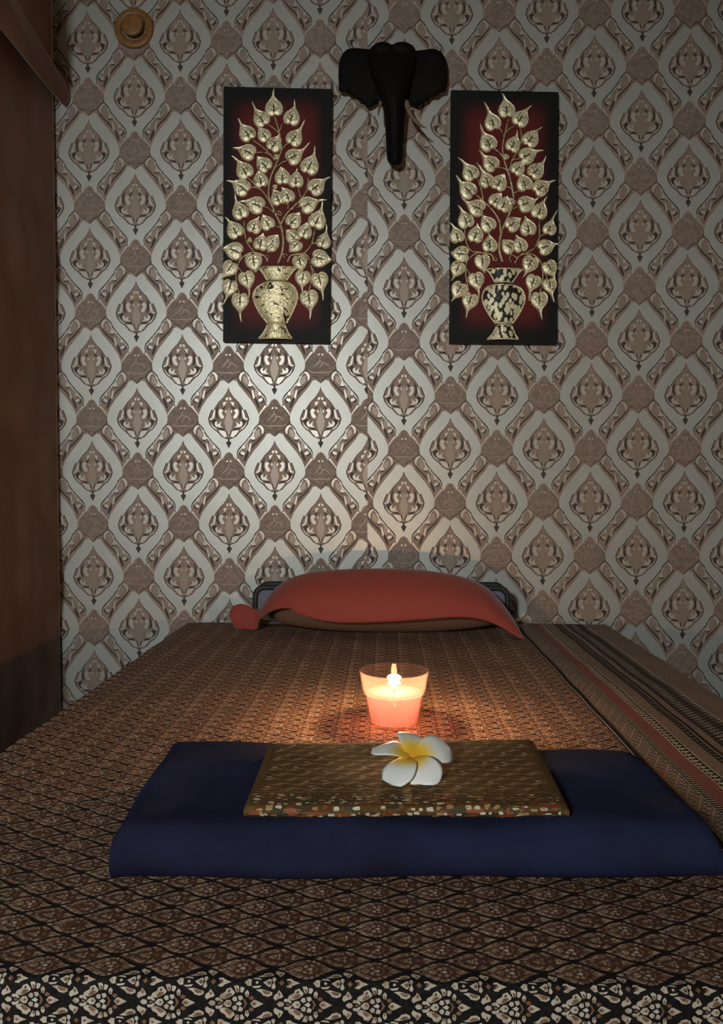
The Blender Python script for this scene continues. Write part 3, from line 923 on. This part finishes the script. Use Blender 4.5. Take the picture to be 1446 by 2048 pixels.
# ================================================================== RELIEF PANELS
def gold(name, c1, c2, scale, lo, hi, dist=4.0):
    m = mat(name, c1, 0.38, 0.4, bump=(130, 0.7, 0.003))
    nt = m.node_tree; b_ = nt.nodes['Principled BSDF']
    tc = nt.nodes.new('ShaderNodeTexCoord')
    mp = nt.nodes.new('ShaderNodeMapping'); mp.inputs['Scale'].default_value = (1, 1, 1)
    n = nt.nodes.new('ShaderNodeTexNoise'); n.inputs['Scale'].default_value = scale; n.inputs['Detail'].default_value = 2; n.inputs['Distortion'].default_value = dist
    r = nt.nodes.new('ShaderNodeValToRGB')
    r.color_ramp.elements[0].position = lo; r.color_ramp.elements[1].position = hi
    r.color_ramp.elements[0].color = (*c2, 1); r.color_ramp.elements[1].color = (*c1, 1)
    nt.links.new(tc.outputs['Object'], mp.inputs['Vector']); nt.links.new(mp.outputs[0], n.inputs['Vector'])
    nt.links.new(n.outputs['Fac'], r.inputs['Fac']); nt.links.new(r.outputs['Color'], b_.inputs['Base Color'])
    return m
M['gold_leaf'] = gold('gold_leaf', (0.76, 0.69, 0.45), (0.18, 0.13, 0.05), 70, 0.30, 0.42, 1.5)
M['gold_stem'] = gold('gold_stem', (0.52, 0.43, 0.24), (0.12, 0.08, 0.03), 90, 0.35, 0.45, 1.0)
M['gold_vase'] = gold('gold_vase', (0.80, 0.71, 0.42), (0.02, 0.017, 0.008), 24, 0.385, 0.41, 3.5)
M['gold_dark'] = mat('gold_vein', (0.13, 0.095, 0.035), 0.5, 0.3)  # dark gold of the midribs and side veins
M['gold_rim'] = mat('gold_rim', (0.74, 0.62, 0.40), 0.35, 0.4)
M['vase_mosaic'] = bpy.data.materials.new('gold_mosaic'); M['vase_mosaic'].use_nodes = True
nt = M['vase_mosaic'].node_tree; bs = nt.nodes['Principled BSDF']
bs.inputs['Roughness'].default_value = 0.55; bs.inputs['Metallic'].default_value = 0.3
tc = nt.nodes.new('ShaderNodeTexCoord'); mp = nt.nodes.new('ShaderNodeMapping'); mp.inputs['Scale'].default_value = (1.25, 0.05, 0.8)
vo_ = nt.nodes.new('ShaderNodeTexVoronoi'); vo_.inputs['Scale'].default_value = 78
rp = nt.nodes.new('ShaderNodeValToRGB')
rp.color_ramp.elements[0].position = 0.50; rp.color_ramp.elements[0].color = (0.80, 0.74, 0.50, 1)
rp.color_ramp.elements[1].position = 0.58; rp.color_ramp.elements[1].color = (0.018, 0.018, 0.008, 1)
nt.links.new(tc.outputs['Object'], mp.inputs['Vector']); nt.links.new(mp.outputs[0], vo_.inputs['Vector'])
nt.links.new(vo_.outputs['Distance'], rp.inputs['Fac']); nt.links.new(rp.outputs['Color'], bs.inputs['Base Color'])

# painted ground: red airbrushed heart, black border
M['panel'] = bpy.data.materials.new('lacquer_red_black'); M['panel'].use_nodes = True
nt = M['panel'].node_tree; bs = nt.nodes['Principled BSDF']; bs.inputs['Roughness'].default_value = 0.55; bs.inputs['Specular IOR Level'].default_value = 0.15
tc = nt.nodes.new('ShaderNodeTexCoord'); sep = nt.nodes.new('ShaderNodeSeparateXYZ')
nt.links.new(tc.outputs['Generated'], sep.inputs[0])
def edge_ramp(sock, lo, hi):
    a = nt.nodes.new('ShaderNodeMath'); a.operation = 'SUBTRACT'; a.inputs[1].default_value = 0.5; nt.links.new(sock, a.inputs[0])
    b_ = nt.nodes.new('ShaderNodeMath'); b_.operation = 'ABSOLUTE'; nt.links.new(a.outputs[0], b_.inputs[0])
    r = nt.nodes.new('ShaderNodeMapRange'); r.interpolation_type = 'SMOOTHSTEP'
    r.inputs['From Min'].default_value = lo; r.inputs['From Max'].default_value = hi; r.inputs['To Min'].default_value = 1; r.inputs['To Max'].default_value = 0
    nt.links.new(b_.outputs[0], r.inputs['Value']); return r.outputs[0]
ex, ez = edge_ramp(sep.outputs[0], 0.24, 0.46), edge_ramp(sep.outputs[2], 0.36, 0.475)
mu = nt.nodes.new('ShaderNodeMath'); mu.operation = 'MULTIPLY'; nt.links.new(ex, mu.inputs[0]); nt.links.new(ez, mu.inputs[1])
mx = nt.nodes.new('ShaderNodeMix'); mx.data_type = 'RGBA'
mx.inputs[6].default_value = (0.008, 0.009, 0.008, 1); mx.inputs[7].default_value = (0.115, 0.016, 0.013, 1)
nt.links.new(mu.outputs[0], mx.inputs[0]); nt.links.new(mx.outputs[2], bs.inputs['Base Color'])

PF = WALL_Y - 0.024      # front face of the boards
def panel(corners, ox, oy, sc, leaves, stems, vase, label, vmat):
    def P(cx, cy, lift=0.0):
        q = hit_y(ox + cx / sc, oy + cy / sc, PF); q.y -= lift
        return q
    tl_, tr_, br_, bl_ = [hit_y(x, y, PF) for x, y in corners]
    base = Vector(((bl_.x + br_.x) / 2, PF + 0.012, bl_.z))
    root = thing('wall_panel', tuple(base), label, 'wall art', 'gilded relief panels of a leafy tree in a vase')
    bmn = MB()
    fr_ = [bl_, br_, tr_, tl_]
    bk = [Vector((p.x, WALL_Y - 0.002, p.z)) for p in fr_]
    bmn.poly(fr_); bmn.poly(bk[::-1])
    for i in range(4): bmn.poly([fr_[(i + 1) % 4], fr_[i], bk[i], bk[(i + 1) % 4]])
    bmn.build('board', M['panel'], root)
    m_per = (P(100, 1000) - P(0, 1000)).length / 100
    rr = random.Random(len(leaves))
    # stems
    for st in stems:
        w0, w1, pts = st
        path = smooth_path([P(x, y, 0.003) for x, y in pts], 5)
        n = len(path)
        t_ = MB(); t_.tube(path, [lerp(w0, w1, i / (n - 1)) * m_per for i in range(n)], 8)
        t_.build('stem', M['gold_stem'], root, True)
    for k, L in enumerate(leaves):
        cx, cy, tx, ty = L[:4]
        r = (L[4] if len(L) > 4 else 63)
        dx, dy = tx - cx, ty - cy
        ln_ = math.hypot(dx, dy); dx /= ln_; dy /= ln_
        nx_, ny_ = -dy, dx
        Lr = max(ln_ / r, 1.25)
        bend = rr.choice((-1, 1)) * rr.uniform(0.2, 0.45)
        if dy > 0: bend *= 0.7
        half = [(-0.80, 0.0), (-0.98, 0.30), (-0.90, 0.66), (-0.58, 0.94), (-0.10, 1.02), (0.40, 0.86), (0.78, 0.52), (lerp(1.0, Lr, 0.06), 0.27), (lerp(1.0, Lr, 0.32), 0.135), (lerp(1.0, Lr, 0.7), 0.085), (Lr, 0.03)]
        if Lr < 1.5: half[7:] = [(0.98, 0.34), (1.14, 0.16), (Lr - 0.03, 0.06), (Lr, 0.02)]
        outl = half + [(a, -b_) for a, b_ in reversed(half[1:])]
        lift0 = 0.0022 + 0.0012 * (k % 4)
        mbl = MB()
        def ring(scl, h):
            out_ = []
            for a, b_ in outl:
                sa, sb = scl if isinstance(scl, tuple) else (scl, scl)
                a2, b2 = (a * sa if a < 0.9 else 0.9 * sa + (a - 0.9) * (sa if sa > 0.9 else sa * 0.3)), b_ * sb
                b2 += bend * (max(0.0, a2 - 0.6) / max(0.2, Lr - 0.6)) ** 2 * min(1.0, Lr - 0.9)
                X = cx + (a2 * dx + b2 * nx_) * r; Y = cy + (a2 * dy + b2 * ny_) * r
                p = P(X, Y, h); out_.append(p)
            return out_
        rows = [ring(1.0, -0.0005), ring(1.0, lift0 + 0.001), ring(0.95, lift0 + 0.0026), ring(0.84, lift0 + 0.0012), ring(0.5, lift0 + 0.0042), ring((0.50, 0.10), lift0 + 0.0036), ring((0.44, 0.05), lift0 + 0.0020)]
        mbl.grid(rows[:2], 2, close_u=True); mbl.grid(rows[1:3], 2, close_u=True); mbl.grid(rows[2:4], 0, close_u=True)
        mbl.grid(rows[3:6], 0, close_u=True); mbl.grid(rows[5:], 1, close_u=True); mbl.poly(rows[-1][::-1], 1)
        # side veins pressed into the leaf
        for sgn in (-1, 1):
            for a0_, l_ in ((-0.35, 0.55), (0.10, 0.42)):
                if rr.random() < 0.25: continue
                q = [(a0_, sgn * 0.06), (a0_ - 0.05, sgn * 0.10), (a0_ + l_ * 0.35 - 0.05, sgn * (0.10 + l_ * 0.8)), (a0_ + l_ * 0.35 + 0.03, sgn * (0.08 + l_ * 0.8))]
                pv_ = [P(cx + (a_ * dx + b_ * nx_) * r, cy + (a_ * dy + b_ * ny_) * r, lift0 + 0.0045) for a_, b_ in q]
                mbl.poly(pv_ if sgn < 0 else pv_[::-1], 1)
        lo_ = mbl.build('leaf', [M['gold_leaf'], M['gold_dark'], M['gold_rim']], root, True)
    # vase in three pieces: half-round relief
    for nm, prof in vase:
        mv = MB(); rows = []
        for xl, xr, y in prof:
            row = []
            for i in range(17):
                t = i / 16
                dpt = 0.014 * math.sin(math.pi * t) ** 0.6 + 0.0005
                row.append(P(lerp(xl, xr, t), y, dpt))
            rows.append(row)
        mv.grid(rows)
        mv.poly([P(p[0], p[2], -0.0004) for p in prof] + [P(p[1], p[2], -0.0004) for p in reversed(prof)])
        mv.poly(rows[0] ); mv.poly(rows[-1][::-1])
        mv.build(nm, vmat, root, True)
        # raised rim cords
        mc = MB()
        for yi in (0, -1):
            xl, xr, y = prof[yi]
            mc.tube([P(lerp(xl, xr, t / 12), y, 0.014 * math.sin(math.pi * t / 12) ** 0.6 + 0.001) for t in range(13)], 6 * m_per, 8)
        for side in (0, 1):
            mc.tube(smooth_path([P(p[side], p[2], 0.0025) for p in prof], 3), 7 * m_per, 8)
        mc.build('vase_rim', M['gold_leaf'], root, True)
    return root

leavesL = [(440, 245, 425, 105, 68), (345, 330, 265, 210), (575, 320, 615, 195), (240, 440, 165, 335), (365, 450, 300, 370, 52), (445, 520, 490, 450, 58), (595, 475, 685, 345), (245, 580, 140, 535), (590, 610, 725, 522),
           (220, 715, 145, 590, 66), (365, 672, 310, 615, 60), (710, 680, 770, 545, 70), (340, 785, 320, 705, 58), (200, 840, 100, 770, 66), (505, 762, 500, 690, 60), (605, 790, 605, 700, 58), (755, 835, 850, 750, 66), (470, 920, 440, 850, 56), (540, 905, 505, 835, 56),
           (190, 1020, 135, 890), (305, 970, 185, 920, 68), (695, 970, 825, 910, 66), (765, 1085, 825, 945, 68), (150, 1160, 90, 1055, 64), (295, 1130, 325, 1050, 56), (390, 1105, 350, 1045, 56), (590, 1088, 640, 1030, 60), (672, 1170, 690, 1110, 56), (580, 1205, 540, 1160, 56),
           (345, 1255, 365, 1180, 58), (430, 1250, 470, 1190, 58), (425, 1290, 390, 1325, 38), (810, 1240, 850, 1120, 56), (600, 1275, 560, 1320, 52), (145, 1312, 65, 1285, 68), (785, 1372, 852, 1385, 68), (290, 1392, 300, 1470, 66), (635, 1398, 650, 1465, 58), (112, 1445, 60, 1530, 60),
           (240, 1525, 275, 1655), (655, 1515, 640, 1625, 60), (782, 1535, 820, 1680, 66), (112, 1585, 78, 1715, 60), (190, 1690, 185, 1845, 66), (703, 1670, 725, 1820, 70),
           (460, 612, 440, 590, 20), (450, 838, 430, 830, 18), (262, 1235, 262, 1215, 18)]
stemsL = [(11, 6, [(470, 1405), (500, 1330), (510, 1230), (490, 1120), (440, 1010), (402, 900), (415, 770), (465, 650), (498, 545), (480, 430), (445, 310)]),
          (7, 5, [(395, 1395), (370, 1350), (300, 1325), (235, 1235), (215, 1090)]), (6, 5, [(360, 1340), (270, 1325), (190, 1380), (160, 1480), (165, 1560), (185, 1640)]),
          (7, 5, [(540, 1395), (570, 1345), (660, 1330), (720, 1260), (745, 1150)]), (6, 5, [(600, 1335), (680, 1340), (715, 1420), (725, 1500), (700, 1610)]),
          (8, 5, [(490, 1115), (540, 1030), (640, 930), (690, 850), (695, 760)]), (6, 4, [(440, 1010), (380, 900), (330, 850), (262, 838)]), (5, 4, [(330, 850), (280, 800), (235, 760)]),
          (5, 4, [(460, 690), (500, 655), (545, 640)]), (6, 4, [(450, 640), (390, 570), (330, 520), (285, 490)]), (5, 4, [(420, 600), (370, 580), (305, 580)]), (5, 4, [(500, 560), (525, 525), (550, 512)]), (5, 4, [(482, 440), (430, 395), (388, 372)]), (5, 4, [(482, 425), (500, 375), (528, 350)]),
          (5, 4, [(640, 915), (625, 860), (620, 830)]), (5, 4, [(560, 1010), (620, 985), (660, 975)]), (5, 4, [(545, 1000), (545, 950), (540, 930)]), (5, 4, [(460, 1050), (410, 1000), (360, 980)]), (5, 4, [(490, 1140), (460, 1130), (425, 1125)]), (5, 4, [(720, 1260), (765, 1250), (790, 1250)]),
          (4, 3, [(165, 1420), (210, 1480), (235, 1510)]), (4, 3, [(720, 1430), (750, 1490), (770, 1510)]), (4, 3, [(545, 1345), (510, 1335), (520, 1365)]), (4, 3, [(385, 1385), (405, 1350), (380, 1345)]), (5, 4, [(500, 1040), (480, 1015), (470, 1035), (495, 1050)])]
vaseL = [('vase_neck', [(318, 612, 1437), (340, 590, 1455), (372, 556, 1500), (388, 535, 1532)]),
         ('vase_body', [(372, 545, 1548), (318, 590, 1580), (290, 612, 1625), (287, 616, 1665), (305, 600, 1720), (340, 570, 1785), (372, 548, 1825), (392, 535, 1850)]),
         ('vase_foot', [(392, 520, 1858), (380, 532, 1890), (355, 552, 1930), (325, 575, 1965)])]
panel([(447, 173), (664, 178), (658, 686), (446, 683)], 430, 150, 3.724, leavesL, stemsL, vaseL, 'red and black panel with gilded tree, left of the elephant head, its vase smooth gold', M['gold_vase'])

leavesR = [(495, 258, 480, 135, 64), (390, 355, 340, 200), (600, 330, 665, 222), (355, 510, 280, 375, 66), (545, 520, 590, 420, 58), (675, 480, 740, 378), (650, 605, 760, 545), (375, 665, 280, 570, 62), (225, 730, 155, 605, 64), (715, 718, 805, 622), (580, 700, 625, 640, 54), (345, 790, 285, 650, 56), (440, 805, 470, 745, 62),
           (205, 860, 105, 760, 66), (625, 810, 600, 740, 60), (750, 845, 850, 775), (270, 990, 145, 935, 66), (415, 935, 450, 880, 54), (475, 970, 505, 910, 56), (640, 965, 740, 930), (740, 1015, 785, 900, 62), (190, 1085, 150, 965, 62), (355, 1115, 310, 1050, 60), (540, 1115, 600, 1065, 58), (655, 1140, 640, 1050, 62), (815, 1145, 855, 1000, 52),
           (125, 1200, 95, 1095, 56), (265, 1195, 285, 1110, 60), (370, 1265, 370, 1175, 58), (510, 1280, 465, 1240, 56), (595, 1270, 575, 1190, 56), (785, 1285, 875, 1250, 60), (155, 1335, 85, 1330, 62), (315, 1395, 325, 1480, 60), (668, 1410, 625, 1515, 62), (815, 1440, 862, 1530, 58), (130, 1445, 90, 1540, 56),
           (270, 1530, 300, 1660, 62), (690, 1545, 645, 1680, 58), (815, 1570, 840, 1700, 54), (140, 1600, 90, 1695, 62), (222, 1685, 185, 1810, 62), (737, 1680, 747, 1825, 66), (490, 617, 480, 595, 20), (470, 845, 480, 830, 18), (530, 950, 520, 930, 30)]
stemsR = [(11, 6, [(465, 1395), (440, 1300), (455, 1180), (435, 1060), (460, 1150), (440, 1080)][:3] + [(500, 1070), (545, 950), (535, 840), (510, 740), (470, 610), (470, 500), (510, 330)]),
          (8, 5, [(450, 1180), (440, 1090), (390, 1010), (330, 950), (270, 895)]), (6, 4, [(320, 940), (310, 870), (280, 780)]), (6, 5, [(400, 1385), (380, 1340), (290, 1320), (230, 1310), (190, 1230), (185, 1120)]), (6, 5, [(360, 1330), (270, 1330), (200, 1390), (190, 1480), (205, 1570), (215, 1640)]),
          (7, 5, [(555, 1405), (590, 1350), (690, 1300), (735, 1220), (738, 1090)]), (6, 5, [(600, 1335), (690, 1340), (750, 1400), (765, 1500), (740, 1640)]), (6, 4, [(510, 720), (540, 630), (590, 550), (605, 470), (598, 400)]), (5, 4, [(530, 640), (570, 628), (600, 630)]), (5, 4, [(520, 740), (480, 700), (425, 690)]), (6, 4, [(480, 630), (440, 580), (400, 550)]),
          (5, 4, [(475, 460), (450, 410), (420, 380)]), (5, 4, [(490, 430), (520, 400), (555, 385)]), (5, 4, [(535, 855), (515, 840), (495, 835)]), (5, 4, [(545, 1000), (570, 985), (600, 985)]), (5, 4, [(720, 1250), (750, 1200), (780, 1190)]), (5, 4, [(550, 880), (610, 860), (690, 850)]), (4, 3, [(195, 1440), (225, 1490), (250, 1515)]), (4, 3, [(755, 1430), (790, 1500), (800, 1530)]),
          (4, 3, [(385, 1370), (420, 1385), (420, 1360), (400, 1365)]), (4, 3, [(580, 1370), (540, 1345), (515, 1365), (530, 1395)])]
vaseR = [('vase_neck', [(335, 618, 1450), (365, 590, 1470), (395, 555, 1520), (410, 535, 1548)]),
         ('vase_body', [(385, 545, 1568), (340, 600, 1590), (316, 628, 1640), (316, 630, 1680), (335, 612, 1735), (370, 580, 1795), (395, 555, 1830), (412, 538, 1852)]),
         ('vase_foot', [(420, 532, 1866), (408, 545, 1900), (385, 560, 1935), (352, 584, 1970)])]
panel([(902, 180), (1117, 184), (1114, 688), (899, 686)], 880, 150, 3.723, leavesR, stemsR, vaseR, 'red and black panel with gilded tree, right of the elephant head, its vase black with gold flecks', M['vase_mosaic'])

# ================================================================== ELEPHANT HEAD
M['ebony'] = mat('ebony_wood', (0.005, 0.004, 0.004), 0.7, 0.0, 0.12, bump=(60, 0.3, 0.002))
M['ivory'] = mat('ivory', (0.42, 0.36, 0.29), 0.4)
M['brown_tusk'] = mat('pale_wood', (0.20, 0.13, 0.085), 0.5)
EY = WALL_Y - 0.012
def E(cx, cy, off=0.0):
    return hit_y(640 + cx / 4.986, 60 + cy / 4.986, EY - off)
ele = thing('elephant_head', tuple(E(735, 1390)), 'carved black elephant head with spread ears mounted on the wall between the panels', 'wall carving')
# ears: fans with a scalloped lower edge, dished
earL = [(515, 185), (470, 190), (400, 183), (320, 178), (265, 195), (222, 240), (195, 300), (185, 380), (183, 470), (188, 560), (192, 612), (215, 622), (240, 614), (270, 625), (300, 650), (330, 655), (360, 665), (390, 705), (425, 715), (445, 740), (470, 772), (490, 778), (520, 765), (545, 742), (600, 735), (640, 740)]
earR = [(930, 195), (960, 205), (1030, 198), (1110, 186), (1160, 190), (1210, 220), (1245, 270), (1265, 340), (1270, 440), (1268, 540), (1255, 612), (1225, 616), (1195, 630), (1165, 660), (1130, 660), (1100, 670), (1075, 705), (1045, 718), (1010, 745), (975, 770), (950, 760), (920, 750), (880, 742), (840, 740)]
for ear, root_pt, tip in ((earL, (600, 430), 220), (earR, (860, 430), 1240)):
    me_ = MB()
    rows = []
    for s_, h in ((1.0, 0.0), (1.0, 0.010), (0.96, 0.017), (0.75, 0.020), (0.45, 0.022), (0.15, 0.034)):
        rows.append([E(lerp(root_pt[0], x, s_), lerp(root_pt[1], y, s_), h + 0.012 * s_ * (abs(x - root_pt[0]) / 400)) for x, y in ear])
    me_.grid(rows, 0, close_u=True); me_.poly(rows[-1][::-1]); me_.poly(rows[0])
    me_.build('ear', M['ebony'], ele, True)
# head with two crown bumps, brow, and trunk as one body
secs = []   # (y, left x, right x, depth)
for y, xl, xr, d in ((128, 610, 625, 0.02), (150, 530, 925, 0.030), (190, 495, 950, 0.042), (260, 470, 970, 0.060), (350, 480, 965, 0.074), (450, 505, 940, 0.084), (550, 545, 905, 0.090), (640, 585, 880, 0.092), (720, 612, 866, 0.090), (800, 632, 855, 0.086), (900, 646, 846, 0.080), (1000, 652, 840, 0.074), (1100, 658, 836, 0.068), (1200, 662, 832, 0.066), (1290, 668, 826, 0.066), (1325, 685, 815, 0.062), (1345, 705, 795, 0.052)):
    secs.append((y, xl, xr, d))
hm = MB(); rows = []
for y, xl, xr, d in secs[1:]:
    row = []
    for k in range(24):
        a = math.pi * k / 23
        cx = (xl + xr) / 2 - (xr - xl) / 2 * math.cos(a)
        yy = y
        # two crown bumps
        if y < 200: yy = y - (22 if y == 150 else 8) * (math.exp(-((cx - 625) / 75) ** 2) + math.exp(-((cx - 815) / 85) ** 2)) + (6 if y == 150 else 2)
        row.append(E(cx, yy, d * (0.25 + 0.75 * math.sin(a) ** 0.8)))
    rows.append(row)
hm.grid(rows)
bkr = [[E(r_[0], y, 0.0) for r_ in ((xl,), (xr,))] for y, xl, xr, d in secs[1:]]
for i in range(len(rows) - 1):
    hm.poly([rows[i][0], rows[i + 1][0], bkr[i + 1][0], bkr[i][0]]); hm.poly([rows[i][-1], bkr[i][1], bkr[i + 1][1], rows[i + 1][-1]])
hm.poly(rows[0] + [bkr[0][1], bkr[0][0]]); hm.poly((rows[-1] + [bkr[-1][1], bkr[-1][0]])[::-1])
hm.build('head', M['ebony'], ele, True)
# crown bumps
for cx, w_ in ((625, 118), (815, 128)):
    mb_ = MB(); c0 = E(cx, 215, 0.030)
    rx = (E(cx + w_, 200) - E(cx, 200)).length
    superblob(mb_, c0, (rx, 0.026, (E(cx, 130) - E(cx, 215)).length), 1.0, 1.0, 28, 14)
    mb_.build('crown', M['ebony'], ele, True)
for sx, mt, pts in ((-1, M['brown_tusk'], [(605, 720), (592, 775), (580, 850)]), (1, M['ivory'], [(862, 720), (880, 790), (925, 880), (1000, 950), (1055, 975)])):
    mt_ = MB()
    path = smooth_path([E(x, y, 0.055 + 0.012 * i) for i, (x, y) in enumerate(pts)], 5)
    n = len(path)
    mt_.tube(path, [lerp(0.0085 if sx > 0 else 0.006, 0.0018, (i / (n - 1)) ** 1.3) for i in range(n)], 12)
    mt_.build('tusk', M['brown_tusk'] if sx < 0 else M['brown_tusk'], ele, True)

# ================================================================== WOODEN PEG top left
M['peg'] = mat('honey_wood', (0.20, 0.085, 0.020), 0.45, noise=(40, (0.26, 0.125, 0.032), 0.4, 0.65))
pc_ = hit_y(268, 57, WALL_Y - 0.002)
peg = thing('wall_peg', (pc_.x, WALL_Y, pc_.z), 'round honey-coloured wooden peg on a ring plate near the top left of the wall', 'wall peg')
rO = (hit_y(307, 57, WALL_Y) - hit_y(228, 57, WALL_Y)).length / 2
g = MB(); g.lathe([(rO * 0.60, 0.0), (rO * 0.62, 0.006), (rO * 0.66, 0.0085), (rO * 0.90, 0.0085), (rO * 0.97, 0.0065), (rO, 0.0)], (pc_.x, WALL_Y, pc_.z), 48, axis='Y', close=True)
g.build('ring_plate', M['peg'], peg, True)
g = MB(); g.lathe([(0.0003, 0.0), (rO * 0.44, 0.001), (rO * 0.44, 0.012), (rO * 0.52, 0.016), (rO * 0.535, 0.021), (rO * 0.51, 0.025), (rO * 0.44, 0.026), (0.0003, 0.0265)], (pc_.x, WALL_Y, pc_.z), 40, axis='Y')
g.build('knob', M['peg'], peg, True)
